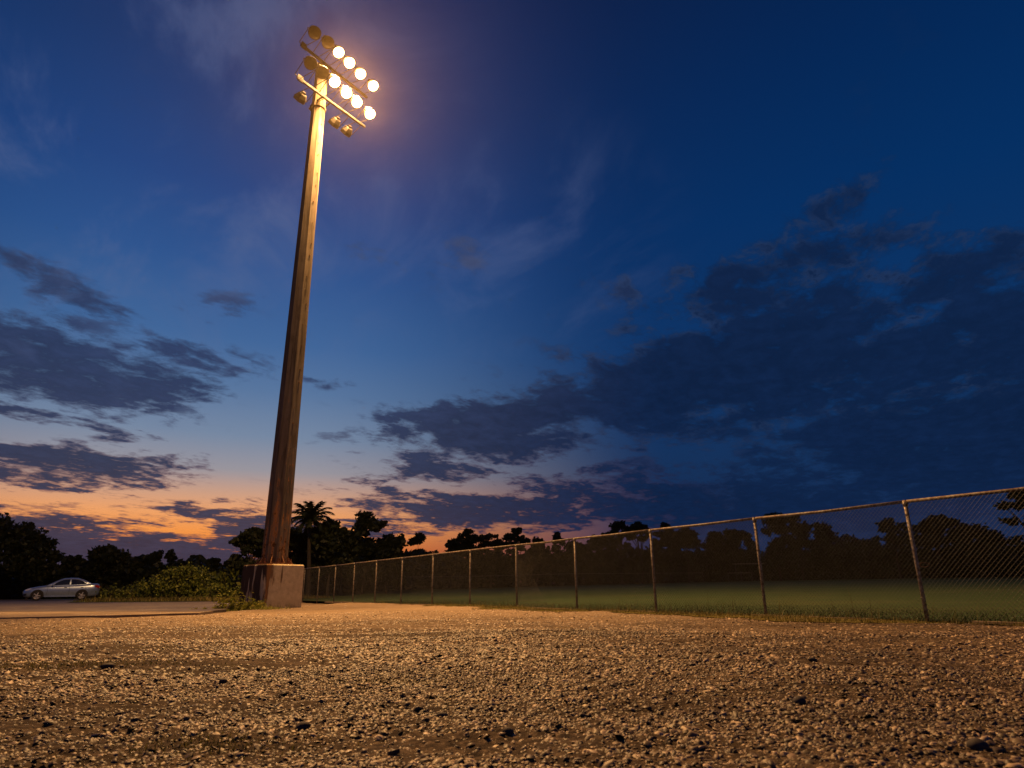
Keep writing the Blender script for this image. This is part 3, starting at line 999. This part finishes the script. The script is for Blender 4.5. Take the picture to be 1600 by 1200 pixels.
# ================================================================== trees
def leaves(C, size, elong=1.8):
    """random rhombic leaf sprays, two triangles each"""
    n = len(C)
    a = rng.normal(size=(n, 3)); a /= np.linalg.norm(a, axis=1, keepdims=True)
    b = rng.normal(size=(n, 3)); b -= a * np.sum(a * b, 1, keepdims=True); b /= np.linalg.norm(b, axis=1, keepdims=True)
    s = size[:, None]
    V = np.stack([C - a * s * elong * .5, C + b * s * .5 + a * s * .1, C + a * s * elong * .5, C - b * s * .5 + a * s * .1], 1)
    return V.reshape(-1, 3), (np.arange(n) * 4)[:, None] + np.array([0, 1, 2, 3])[None]


def blob_leaves(blobs, per, size):
    """clumped leaves in ellipsoids (x, y, z, rx, ry, rz), denser towards the outside"""
    out = []
    for (x, y, z, rx, ry, rz) in blobs:
        nc = max(10, int(per / 9))
        d = rng.normal(size=(nc, 3)); d /= np.linalg.norm(d, axis=1, keepdims=True)
        c = d * (rng.uniform(.15, 1, nc) ** .45)[:, None]
        c = np.repeat(c, 9, 0) + rng.normal(0, .25, (nc * 9, 3))
        out.append(c * np.array([rx, ry, rz]) + np.array([x, y, z]))
    C = np.concatenate(out)
    return leaves(C, rng.uniform(.55, 1.35, len(C)) * size)


def tree(x, y, z0, ht, w, kind, label, group):
    r = empty('tree', (x, y, z0)); tag(r, label, 'tree', group)
    rnd = random.Random(label); blobs = []; tr = MB()
    th = ht * (.42 if kind != 'umbrella' else .55)
    tr.tube([(0, 0, -.3), (rnd.uniform(-.15, .15), 0, th * .5), (rnd.uniform(-.25, .25), 0, th)], [.030 * ht ** .8, .024 * ht ** .8, .018 * ht ** .8], 7)
    if kind == 'broad':
        for i in range(20):
            a = rnd.uniform(0, 6.28); f = rnd.uniform(.0, 1) ** .6 * .86; h = rnd.uniform(.22, .93)
            f *= math.sqrt(max(.06, 1 - (abs(h - .42) / .60) ** 2.2)); rr = rnd.uniform(.17, .36) * min(w, ht * .5)
            blobs.append((w * f * math.cos(a), w * .7 * f * math.sin(a), min(ht * h, ht - rr * .7), rr * 1.2, rr * 1.1, rr * .85))
        blobs.append((rnd.uniform(-.2, .2) * w, 0, ht - .22 * w, .30 * w, .3 * w, .22 * w))
        per, size = 185, .245
    elif kind == 'umbrella':
        for i in range(20):
            a = rnd.uniform(0, 6.28); f = rnd.uniform(0, 1) ** .7 * .88; rr = rnd.uniform(.13, .27) * w
            blobs.append((w * f * math.cos(a), w * .7 * f * math.sin(a), ht * (.97 - .30 * f * f - rnd.choice((0, 0, .10, .22))) - rr * .6, rr * 1.3, rr * 1.1, rr * .62))
        for i in range(6):
            a = rnd.uniform(0, 6.28); rr = rnd.uniform(.22, .34) * w
            blobs.append((w * .6 * math.cos(a), w * .5 * math.sin(a), ht * rnd.uniform(.2, .55), rr * 1.3, rr, rr * .8))
        per, size = 115, .215
    else:
        for i in range(12):
            h = rnd.uniform(.25, .93); rr = rnd.uniform(.20, .40) * w
            blobs.append((rnd.uniform(-.75, .75) * w * (1.15 - h), rnd.uniform(-.5, .5) * w, ht * h, rr * 1.1, rr, rr * rnd.uniform(.6, 1.2)))
        per, size = 100, .205
    core = list(blobs); rim = []
    for i in range(26):
        bx, by, bz, rx, ry, rz = rnd.choice(core)
        a, e = rnd.uniform(0, 6.28), rnd.uniform(-.3, 1.4); k = rnd.uniform(.10, .22) * min(w, 3)
        rim.append((bx + rx * 1.12 * math.cos(a) * math.cos(e), by + ry * 1.1 * math.sin(a) * math.cos(e), min(bz + rz * 1.15 * math.sin(e), ht * 1.02), k * 1.2, k, k * .6))
    for (bx, by, bz, *_r) in blobs[:7]:
        tr.tube([(0, 0, th * rnd.uniform(.55, .95)), (bx * .5, by * .5, th + (bz - th) * .4), (bx, by, bz)], [.012 * ht ** .8, .009 * ht ** .8, .004 * ht ** .8], 5, False)
    tr.build('trunk', m_bark, r)
    V, F = blob_leaves(blobs, per, size * (1 + (y - 55) / 130))
    V2, F2 = blob_leaves(rim, 34, size * .8 * (1 + (y - 55) / 130))
    V, F = np.concatenate([V, V2]), np.concatenate([F, F2 + len(V)])
    link('crown', np_mesh('crown', V, F), m_tree, r)
    return r


TREES = [
    (-45.15, 58, 0.10, 6.69, 3.96, 'broad', 'tall spreading dark tree at the left edge of the photo, behind the car bonnet'),
    (-42.97, 60, 0.10, 5.78, 2.44, 'broad', 'dark tree leaning out above the silver car, beside the tallest left tree'),
    (-42.96, 66, 0.10, 3.80, 1.64, 'broad', 'low dark tree in the dip above the car boot'),
    (-38.75, 64, 0.10, 4.56, 2.22, 'broad', 'round topped dark tree standing alone above the yellow bush, left of the ragged row'),
    (-38.14, 68, 0.10, 3.84, 1.43, 'broad', 'small tree just right of the round topped tree, left end of the ragged row'),
    (-36.46, 68, 0.10, 4.33, 1.11, 'ragged', 'ragged double topped tree behind the lit bush'),
    (-34.65, 68, 0.10, 4.44, 0.85, 'ragged', 'narrow pointed ragged tree behind the middle of the lit bush'),
    (-32.12, 68, 0.10, 4.03, 0.91, 'ragged', 'ragged tree with a forked top behind the right end of the lit bush'),
    (-31.29, 70, 0.10, 3.86, 1.07, 'ragged', 'low loose tree between the forked tree and the concrete footing'),
    (-29.58, 70, 0.10, 3.59, 1.00, 'ragged', 'lowest loose tree, just left of the concrete footing'),
    (-19.57, 50, 0.14, 4.97, 1.45, 'umbrella', 'open branching tree reaching out left from behind the rusty pole'),
    (-19.26, 56, 0.07, 5.57, 1.63, 'broad', 'dense tree squeezed between the pole and the coconut palm'),
    (-17.93, 58, 0.05, 5.20, 1.90, 'broad', 'dense low crown behind the palm, filling the space under its fronds'),
    (-14.79, 54, 0.05, 5.88, 1.57, 'broad', 'dense dark tree immediately right of the palm'),
    (-14.72, 58, 0.05, 5.60, 1.40, 'broad', 'lower tree in the gap between the palm and the tall knobbly tree'),
    (-13.89, 62, 0.05, 7.23, 2.17, 'broad', 'tall knobbly crowned tree, highest of the clump right of the palm'),
    (-12.00, 64, 0.05, 5.48, 1.67, 'broad', 'low rounded tree at the right end of the clump by the palm'),
    (-11.65, 82, 0.12, 6.69, 1.58, 'broad', 'small separate round tree left of the brightest orange gap'),
    (-8.36, 92, 0.36, 6.57, 1.77, 'umbrella', 'low left shoulder tree beside the orange gap'),
    (-5.86, 90, 0.34, 7.87, 2.35, 'umbrella', 'lacy tree against the orange strip with sky showing through it'),
    (-3.08, 90, 0.47, 7.20, 1.74, 'umbrella', 'lacy tree joined to the right side of the larger lacy tree'),
    (0.50, 92, 0.60, 7.80, 2.04, 'umbrella', 'flat topped lacy tree alone against the orange strip'),
    (3.20, 94, 0.58, 6.46, 1.63, 'broad', 'low tree under the right side of the flat topped lacy tree'),
    (6.47, 98, 0.72, 7.39, 0.94, 'broad', 'small dark knob of a tree just above the fence rail'),
    (9.15, 98, 0.70, 5.92, 2.26, 'broad', 'hidden tree behind the fence post where the wire catches light'),
    (12.23, 96, 0.83, 6.52, 2.77, 'broad', 'dark tree just below the fence rail, left of the paired tall trees'),
    (14.69, 92, 0.96, 8.34, 1.78, 'umbrella', 'left of the two paired tall trees rising above the rail'),
    (17.45, 92, 0.93, 8.25, 1.51, 'umbrella', 'right of the two paired tall trees rising above the rail'),
    (19.88, 94, 0.92, 7.99, 0.91, 'ragged', 'thin tree tip beside the fence post right of the paired trees'),
    (21.79, 94, 0.99, 7.81, 1.54, 'broad', 'tree whose flat top just clears the fence rail'),
    (23.25, 90, 1.03, 6.89, 2.43, 'umbrella', 'open crowned tree under the rail before the deep dip in the treeline'),
    (27.85, 92, 1.08, 6.17, 1.95, 'broad', 'first tree right of the deep dip in the treeline'),
    (30.32, 90, 1.12, 6.38, 2.08, 'broad', 'rounded tree left of the second fence post from the right'),
    (33.10, 84, 1.11, 7.95, 1.95, 'broad', 'tall tree crossing the rail right of the second fence post'),
    (35.90, 84, 1.16, 7.47, 1.79, 'broad', 'tall tree with rounded top right of the one crossing the rail'),
    (39.01, 84, 1.21, 6.52, 2.43, 'broad', 'sloping tree falling towards the low notch'),
    (44.00, 86, 1.26, 5.05, 2.97, 'broad', 'lowest tree, in the notch between the two right clumps'),
    (44.54, 78, 1.22, 6.50, 2.41, 'umbrella', 'open topped tree just left of the nearest fence post'),
    (48.11, 76, 1.23, 6.33, 2.06, 'broad', 'tree just right of the nearest fence post'),
    (50.33, 76, 1.20, 6.04, 1.32, 'broad', 'small crown beside the tree right of the nearest post'),
    (52.01, 74, 1.22, 5.54, 2.42, 'broad', 'broad tree under the layered tree at the right edge'),
    (43.69, 56, 0.92, 7.41, 2.08, 'umbrella', 'tall layered tree at the right edge of the photo rising above the rail'),
    (53.74, 66, 1.08, 6.31, 2.88, 'broad', 'tree beyond the layered tree, cut by the right edge'),
    (62.14, 70, 1.06, 5.69, 4.05, 'broad', 'broad tree past the right edge of the fence view'),
    (-60.07, 60, 0.10, 6.30, 4.09, 'broad', 'farthest tree past the left edge, beyond the end of the road'),
    (-52.37, 62, 0.10, 6.16, 3.61, 'broad', 'tree past the left edge behind the road'),
]

for (x, y, z0, ht, w, kind, label) in TREES:
    tree(x, y, z0, ht + (.35 if y > 75 else .1), w * 1.12, kind, label, 'trees along the far side of the road and field')

# coconut palm
def palm(x, y, z0, ht, fl, label):
    r = empty('palm_tree', (x, y, z0)); tag(r, label, 'palm tree')
    t = MB(); t.tube([(.35, 0, -.3), (.2, 0, ht * .4), (.05, 0, ht * .75), (0, 0, ht)], [.20, .16, .13, .14], 8); t.build('trunk', m_bark, r)
    nf = 30
    for i in range(nf):
        a = i * 2.399963 + random.uniform(-.2, .2); el = 1.42 - 1.75 * (i / nf); L = fl * random.uniform(.85, 1.12)
        d = Vector((math.cos(a), math.sin(a), 0)); s = Vector((-d.y, d.x, 0))
        f = MB(); pts = []
        for k in range(11):
            u = k / 10
            e = el - 1.25 * u * u * (.75 + .5 * (i / nf))
            pts.append(pts[-1] + (d * math.cos(e) + Vector((0, 0, math.sin(e)))) * L / 10 if pts else Vector((0, 0, ht)))
        f.tube(pts, [.04 * (1 - .085 * k) for k in range(11)], 4, False)
        for k in range(1, 10):
            for j in (0, .25, .5, .75):
                p0 = pts[k].lerp(pts[min(k + 1, 10)], j); tl = L * .34 * math.sin(math.pi * (.14 + .84 * (k + j) / 10.5)) ** .6
                fw = (pts[min(k + 1, 10)] - pts[k - 1]).normalized()
                for sg in (-1, 1):
                    tip = p0 + s * sg * tl * .7 + fw * tl * .55 - Vector((0, 0, tl * random.uniform(.2, .6)))
                    f.add([p0 - fw * .05, p0 + fw * .06, tip], [(0, 1, 2)])
        f.build('frond', m_tree, r)
    return r


palm(-16.36, 53, .25, 5.85, 1.95, 'coconut palm standing just right of the rusty pole, fronds against the sunset')

# undergrowth that closes the foot of the tree line
pts = []
UL = [(-100, 48, .1, 3.6), (-84, 60, .1, 3.2), (-70, 66, .1, 3.2), (-40, 66, .1, 3.4), (-30, 66, .1, 3.6), (-25, 64, .1, 3.3), (-21, 60, .2, 3.6), (-18.5, 63, .35, 4.4), (-14.5, 74, .55, 4.6), (-6, 92.5, .7, 4.9), (8.5, 99, .95, 5.5), (25.5, 95, 1.16, 4.9), (36, 87, 1.2, 4.2), (47, 79, 1.2, 4.3), (56, 69, 1.1, 4.4), (66, 40, 1.0, 5.0), (58, 12, .8, 5.2)]
C = []
for (x0, y0, z0, h0), (x1, y1, z1, h1) in zip(UL[:-1], UL[1:]):
    L = math.hypot(x1 - x0, y1 - y0); k = int(L * 330)
    f = rng.uniform(0, 1, k)
    x = x0 + (x1 - x0) * f; y = y0 + (y1 - y0) * f
    hh = (h0 + (h1 - h0) * f) * (.80 + .16 * vnoise(x * .5 + y * .3, y * .4, 8) + .16 * vnoise(x * 1.3, y * 1.3, 18))
    C.append(np.stack([x + rng.normal(0, .8, k), y + rng.normal(0, 1.0, k), z0 + (z1 - z0) * f + hh * rng.uniform(-.02, 1, k) ** .9], -1))
C = np.concatenate(C)
V, F = leaves(C, rng.uniform(.30, .62, len(C)), 1.6)
tag(link('undergrowth', np_mesh('undergrowth', V, F), m_tree), 'black mass of undergrowth closing the foot of the tree line', 'undergrowth', kind='stuff')


# ================================================================== shrubs left of the pole
def shrub(x, y, z0, blobs, per, size, label, sprigs=14):
    r = empty('shrub', (x, y, z0)); tag(r, label, 'shrub', 'leafy shrubs on the bank left of the pole')
    V, F = blob_leaves(blobs, per, size)
    link('foliage', np_mesh('foliage', V, F), m_bush, r)
    s = MB()
    for i in range(sprigs):
        b = random.choice(blobs)
        tip = Vector((b[0] + random.uniform(-1, 1) * b[3], b[1] + random.uniform(-1, 1) * b[4], b[2] + b[5] * random.uniform(.6, 1.15)))
        s.tube([(tip.x * .3, tip.y * .3, -.1), tip * .6, tip], [.02, .014, .006], 4, False)
    s.build('stem', m_bark, r)
    return r


shrub(-21.0, 42.0, .15, [(-1.5, 0, .55, .8, .8, .55), (-.7, 0, .95, .75, .8, .7), (.1, .1, 1.45, .65, .7, .55), (.55, .1, 1.65, .45, .6, .4), (1.1, -.1, 1.05, .75, .8, .7), (-.2, -.6, .55, .9, .6, .55), (1.7, -.3, 1.15, .45, .6, .6), (1.5, -.4, .5, .7, .6, .5)], 520, .105,
      'large yellow green leafy bush lit by the lamps, right of the car', 26)
shrub(-23.6, 42.4, .15, [(-.5, 0, .35, .6, .6, .40), (.4, 0, .55, .7, .7, .5)], 420, .095, 'lower bush joining the left end of the large lit bush')
shrub(-25.6, 43.2, .15, [(0, 0, .42, .6, .6, .45)], 400, .09, 'small round bush just behind the car boot')
shrub(-18.2, 41.0, .15, [(0, 0, .5, .7, .7, .55), (.6, .1, .35, .5, .5, .4)], 400, .095, 'bush between the large lit bush and the fence end')
shrub(-16.6, 41.6, .15, [(0, 0, .35, .5, .6, .4)], 300, .09, 'small dim bush in front of the far fence panels beside the footing')
shrub(-20.8, 49.5, .15, [(-1.5, 0, .9, 1.5, 1, .9), (1.0, 0, 1.1, 1.6, 1, 1.0), (3.2, 0, 1.2, 1.4, 1, 1.1)], 420, .22, 'dark dense bush behind the large lit bush')

# ================================================================== weeds at the footing
def weed(x, y, n, h, label, seed):
    rnd = random.Random(seed); z0 = float(lot_h(np.array([x]), np.array([y]))[0])
    r = empty('weed', (x, y, z0)); tag(r, label, 'weed', 'weeds growing at the foot of the concrete block')
    st, lf = MB(), MB()
    for i in range(n):
        a = rnd.uniform(0, 6.28); d = Vector((math.cos(a), math.sin(a), 0)); hh = h * rnd.uniform(.35, 1.0); b = d * rnd.uniform(0, .22)
        pts = [b, b + d * hh * .15 + Vector((0, 0, hh * .5)), b + d * hh * .4 + Vector((0, 0, hh))]
        st.tube(pts, [.008, .006, .003], 4, False)
        for k in range(rnd.randint(4, 8)):
            u = rnd.uniform(.15, 1); p0 = pts[0].lerp(pts[1], u * 2) if u < .5 else pts[1].lerp(pts[2], u * 2 - 1)
            b2 = rnd.uniform(0, 6.28); e = Vector((math.cos(b2), math.sin(b2), rnd.uniform(-.1, .9))).normalized()
            L = rnd.uniform(.09, .24) * (1.1 - .3 * u); s = e.cross(Vector((0, 0, 1))).normalized() * L * .14
            m1 = p0 + e * L * .5 + Vector((0, 0, L * .06)); tip = p0 + e * L - Vector((0, 0, L * rnd.uniform(.1, .5)))
            lf.add([p0, m1 + s, tip, m1 - s], [(0, 1, 2), (0, 2, 3)])
    st.build('stem', m_weed, r); lf.build('leaf', m_weed, r)['kind'] = 'stuff'


weed(-9.62, 22.2, 13, .46, 'leftmost low weed on the pavement edge beside the concrete block', 1)
weed(-9.25, 22.1, 18, .66, 'tall arching weed left of the block, leaves catching the light', 2)
weed(-9.0, 22.5, 18, .78, 'tallest weed standing against the dark streaked side of the block', 3)
weed(-8.7, 21.95, 18, .50, 'bushy weed in front of the block corner', 4)
weed(-8.25, 21.9, 14, .30, 'low weed creeping along the lit front of the block', 5)
weed(-10.1, 21.9, 8, .22, 'small weed on its own farthest left of the block', 6)
n = 5200
x = rng.normal(-8.9, .55, n); y = 22.0 + rng.normal(0, .28, n) - (x + 8.9) * .1
B = np.stack([x, y, lot_h(x, y) - .005], -1)
blades('grass', B, rng.gamma(3, .022, n) + .02, rng.uniform(.008, .018, n), m_weed, 1.0, 'mat of short grass and clover at the left foot of the concrete block')
n = 2600
x = rng.normal(-3.7, .6, n); y = 5.6 + rng.normal(0, .18, n)
B = np.stack([x, y, lot_h(x, y) - .004], -1)
blades('moss', B, rng.gamma(2, .004, n) + .004, rng.uniform(.006, .014, n), m_grass, 1.2, 'yellowish mossy patch on the gravel near the left edge', 'moss')
n = 1500
x = rng.normal(-1.15, .22, n); y = 2.75 + rng.normal(0, .10, n)
B = np.stack([x, y, lot_h(x, y) - .004], -1)
blades('moss', B, rng.gamma(2, .0035, n) + .003, rng.uniform(.004, .009, n), m_grass, 1.2, 'small mossy patch at the bottom of the photo, below the pole', 'moss')

# ================================================================== parked car
m_paint, t, p = new_mat('silver_car_paint', .28, .65, .5)
n = noise_fac(t, coords(t), 5, 4)
t.links.new(ramp(t, n, [(.3, (.23, .31, .46)), (.7, (.30, .39, .55))]), p.inputs['Base Color'])
p.inputs['Coat Weight'].default_value = .5
m_glass, t, p = new_mat('tinted_car_glass', .06, spec=.6)
t.links.new(ramp(t, noise_fac(t, coords(t), 2, 2), [(.3, (.008, .010, .012)), (.7, (.016, .018, .02))]), p.inputs['Base Color'])
m_tyre = plain('tyre_rubber', (.018, .017, .016), .85)
m_rim = plain('alloy_rim', (.42, .42, .43), .35, .6, .5, .15)
m_trim = plain('black_trim', (.014, .014, .015), .5)
m_red = plain('tail_lamp_red', (.32, .02, .015), .25, 0, .5)
m_head = plain('headlamp_glass', (.55, .60, .68), .12, .2, .6, .1)
m_plate = plain('number_plate', (.55, .55, .52), .5)

vx, vy = -32.4, 48.7
L_ = math.hypot(vx, vy); rt = Vector((vy / L_, -vx / L_, 0))       # to the right as seen from the camera = towards the boot
rz = math.atan2(rt.y, rt.x)
ctr = Vector((vx, vy, 0)) - rt * 2.25
car = empty('parked_car', (ctr.x, ctr.y, .122), rz)
car.scale = (1, 1, 1.03)
tag(car, 'silver four door saloon car parked side on at the far left, facing left', 'car')


def interp(x, tab):
    return [float(np.interp(x, [r[0] for r in tab], [r[i] for r in tab])) for i in range(1, len(tab[0]))]


# x from nose, bottom, shoulder top, half width
HULL = [(0.0, .42, .58, .52), (.04, .30, .66, .66), (.14, .24, .72, .76), (.35, .21, .80, .82), (.75, .21, .885, .845), (1.25, .22, .955, .855), (1.8, .22, .965, .86), (2.6, .22, .985, .86), (3.3, .22, 1.01, .855),
        (3.8, .22, 1.055, .84), (4.1, .23, 1.075, .82), (4.33, .27, 1.075, .77), (4.43, .34, 1.03, .71), (4.48, .42, .88, .64), (4.50, .50, .70, .58)]
xs_ = sorted(set([r[0] for r in HULL] + [.25, .55, 1.0, 1.5, 2.2, 3.0, 3.55, 3.95]))
mb = MB(); ring_n = 0
for x in xs_:
    zb, zt, w = interp(x, HULL); zm = zb + (zt - zb) * .55
    half = [(0, zb), (w * .82, zb), (w * .955, zb + .05), (w * .985, zb + .16), (w, zm), (w * .985, zt - .13), (w * .94, zt - .045), (w * .84, zt), (w * .4, zt + .022), (0, zt + .028)]
    full = half + [(-y, z) for y, z in half[-2:0:-1]]
    ring_n = len(full); mb.v += [(x, y, z) for y, z in full]
for i in range(len(xs_) - 1):
    for k in range(ring_n):
        mb.f.append((i * ring_n + k, (i + 1) * ring_n + k, (i + 1) * ring_n + (k + 1) % ring_n, i * ring_n + (k + 1) % ring_n))
mb.f.append(tuple(range(ring_n))); e = (len(xs_) - 1) * ring_n; mb.f.append(tuple(e + k for k in reversed(range(ring_n))))
body = mb.build('body', m_paint, car, True)

CAB = [(1.26, .965, .72), (1.5, 1.105, .70), (1.75, 1.245, .665), (2.0, 1.365, .63), (2.3, 1.45, .61), (2.7, 1.48, .605), (3.1, 1.46, .605), (3.38, 1.40, .605), (3.64, 1.285, .62), (3.86, 1.155, .655), (4.0, 1.08, .68)]
def belt(x): z, w = interp(x, [(r[0], r[2], r[3]) for r in HULL]); return z, w
mb = MB()
for x, zr, wr in CAB:
    zb, w = belt(x); wb = min(w * .90, .775)
    zr = max(zr, zb + .012); wr_ = wr + (wb - wr) * max(0, 1 - (zr - zb) / .3)
    half = [(wb, zb - .06), (wb, zb), (wr_ + .045, zr - .075 if zr - zb > .12 else zb + (zr - zb) * .4), (wr_, zr - .025 if zr - zb > .1 else zb + (zr - zb) * .7), (wr_ * .7, zr), (0, zr + .012)]
    full = half + [(-y, z) for y, z in half[-2::-1]]
    rn = len(full); mb.v += [(x, y, z) for y, z in full]
for i in range(len(CAB) - 1):
    for k in range(rn - 1):
        mb.f.append((i * rn + k, (i + 1) * rn + k, (i + 1) * rn + k + 1, i * rn + k + 1))
mb.build('roof', m_paint, car, True)


def cabside(x, u, out=.006):
    """point on the cabin side: u = 0 at the belt, 1 at the roof edge"""
    zr, wr = interp(x, CAB); zb, w = belt(x); wb = min(w * .90, .775)
    wr_ = wr + (wb - wr) * max(0, 1 - (zr - zb) / .3)
    return (wb + (wr_ + .045 - wb) * u + out, zb + (zr - .075 - zb) * u)


for sg in (1, -1):
    for nm, top, bot in (('front', [(1.86, .78), (2.12, .92), (2.35, .95), (2.62, .95)], [(2.62, .07), (2.2, .07), (1.75, .07), (1.58, .09)]),
                         ('rear', [(2.70, .95), (3.0, .94), (3.25, .90), (3.48, .70)], [(3.66, .22), (3.58, .09), (3.1, .07), (2.70, .07)])):
        w_ = MB(); n_ = 8
        xa_, xb_ = min(q[0] for q in top + bot), max(q[0] for q in top + bot)
        for i in range(n_ + 1):                                  # follow the curved cabin side in narrow strips
            x = xa_ + (xb_ - xa_) * i / n_
            tp_ = sorted(top + [max(bot), min(bot)][:0] + [min(top + bot), max(top + bot)])
            ut = float(np.interp(x, [q[0] for q in tp_], [q[1] for q in tp_])); ub = float(np.interp(x, *zip(*sorted(bot))))
            for k in range(4):
                y, z = cabside(x, ub + max(ut - ub, .002) * k / 3, .009); w_.v.append((x, sg * y, z))
        for i in range(n_):
            for k in range(3): q = i * 4 + k; w_.f.append((q, q + 1, q + 5, q + 4) if sg > 0 else (q, q + 4, q + 5, q + 1))
        w_.build('side_window', m_glass, car)
    # door shut lines, handles, sill
    for x in (1.38, 2.66, 3.62):
        pts = [(x, .855), (x, .865)]
        zb, zt, w = interp(x, HULL); d = MB()
        prof = [(w * .985, zb + .18), (w, zb + (zt - zb) * .55), (w * .985, zt - .13), (w * .94, zt - .045)]
        for (y0, z0), (y1, z1) in zip(prof[:-1], prof[1:]):
            d.add([(x - .006, sg * (y0 + .003), z0), (x + .006, sg * (y0 + .003), z0), (x + .006, sg * (y1 + .003), z1), (x - .006, sg * (y1 + .003), z1)], [(0, 1, 2, 3)])
        d.build('door_seam', m_trim, car)
    for x in (2.42, 3.40): MB().box((x, sg * .862, .84), (.17, .035, .035)).build('door_handle', m_trim, car)
    MB().box((2.25, sg * .838, .275), (2.0, .05, .09)).build('sill', m_paint, car)
    mm = MB(); M = Matrix.Translation((1.66, sg * .93, .99)) @ Matrix.Rotation(R(90), 4, 'Y')
    mm.lathe([(.0, -.06), (.06, -.055), (.085, 0), (.07, .06), (.0, .075)], M, 10); mm.box((1.66, sg * .86, .965), (.05, .12, .03))
    mm.build('mirror', m_paint, car, True)
    # lamps
    hl = MB(); hl.add([(.10, sg * .745, .62), (.22, sg * .80, .64), (.52, sg * .838, .76), (.36, sg * .80, .795), (.14, sg * .70, .72)], [(0, 1, 2, 3, 4)])
    hl.v = [(x, y + sg * .018, z) for x, y, z in hl.v]; hl.build('headlight', m_head, car)
    tl = MB(); tl.add([(4.16, sg * .822, .97), (4.34, sg * .775, .99), (4.46, sg * .70, .93), (4.47, sg * .68, .78), (4.36, sg * .765, .80), (4.2, sg * .81, .86)], [(0, 1, 2, 3, 4, 5)])
    tl.v = [(x + .008, y + sg * .02, z) for x, y, z in tl.v]; tl.build('tail_light', m_red, car)
    fg = MB(); fg.add([(.06, sg * .66, .33), (.22, sg * .79, .33), (.24, sg * .80, .44), (.07, sg * .68, .44)], [(0, 1, 2, 3)]); fg.v = [(x - .012, y + sg * .018, z) for x, y, z in fg.v]; fg.build('fog_lamp', m_trim, car)
    # wheels in dark arches
    for x in (.83, 3.45):
        ar = MB(); pts = []
        for k in range(17):
            a = math.pi * (k / 16) * 1.16 - .08 * math.pi
            pts.append((x + .385 * math.cos(a), sg * .866, .33 + .385 * math.sin(a)))
        ar.add(pts, [tuple(range(17))]).build('wheel_arch', m_trim, car)
        c = Matrix.Translation((x, sg * .80, .318)) @ Matrix.Rotation(R(-90 * sg), 4, 'X')
        ty = MB().lathe([(.20, -.10), (.29, -.10), (.318, -.07), (.318, .06), (.30, .09), (.225, .095)], c, 24).build('tyre', m_tyre, car, True)
        rim = MB().lathe([(.225, .09), (.215, .075), (.195, .03), (.0, .03)], c, 24)
        for k in range(5):
            a = 2 * math.pi * k / 5; Mz = c @ Matrix.Rotation(a, 4, 'Z')
            rim.add([Mz @ Vector(v) for v in ((.03, -.035, .085), (.21, -.026, .078), (.21, .026, .078), (.03, .035, .085), (.03, -.035, .03), (.21, -.026, .03), (.21, .026, .03), (.03, .035, .03))],
                    [(0, 1, 2, 3), (0, 4, 5, 1), (3, 2, 6, 7), (1, 5, 6, 2)])
        rim.lathe([(.06, .03), (.06, .09), (.0, .095)], c, 12)
        rim.build('rim', m_rim, ty)
# windscreen and rear window follow the cabin roofline
for nm, xa_, xb_ in (('windscreen', 1.34, 2.04), ('rear_window', 3.22, 3.82)):
    w_ = MB(); n_ = 6
    for i in range(n_ + 1):
        x = xa_ + (xb_ - xa_) * i / n_; zr, wr = interp(x, CAB)
        w_.v += [(x, -wr * .86, zr + .010), (x, 0, zr + .022), (x, wr * .86, zr + .010)]
    for i in range(n_):
        for k in range(2): a = i * 3 + k; w_.f.append((a, a + 3, a + 4, a + 1))
    w_.build(nm, m_glass, car, True)
MB().box((.03, 0, .50), (.06, .9, .14)).build('grille', m_trim, car)
MB().box((4.505, 0, .80), (.02, .5, .13)).build('number_plate', m_plate, car)
MB().box((.09, 0, .275), (.12, 1.2, .05)).build('front_lip', m_trim, car)

# ================================================================== haze volume added for a warm glow round the lamps
hz = MB().box((0, 0, (26.0 - 1.3) / 2), (1500, 1500, 27.3))
hm = bpy.data.materials.new('lamp_glow_haze'); hm.use_nodes = True; t = hm.node_tree; t.nodes.clear()
pv = t.nodes.new('ShaderNodeVolumePrincipled'); pv.inputs['Color'].default_value = (1.0, .78, .45, 1)
pv.inputs['Density'].default_value = HAZE; pv.inputs['Anisotropy'].default_value = .84
o = t.nodes.new('ShaderNodeOutputMaterial'); t.links.new(pv.outputs[0], o.inputs['Volume'])
if HAZE > 0:
    tag(hz.build('haze', hm), kind='stuff')
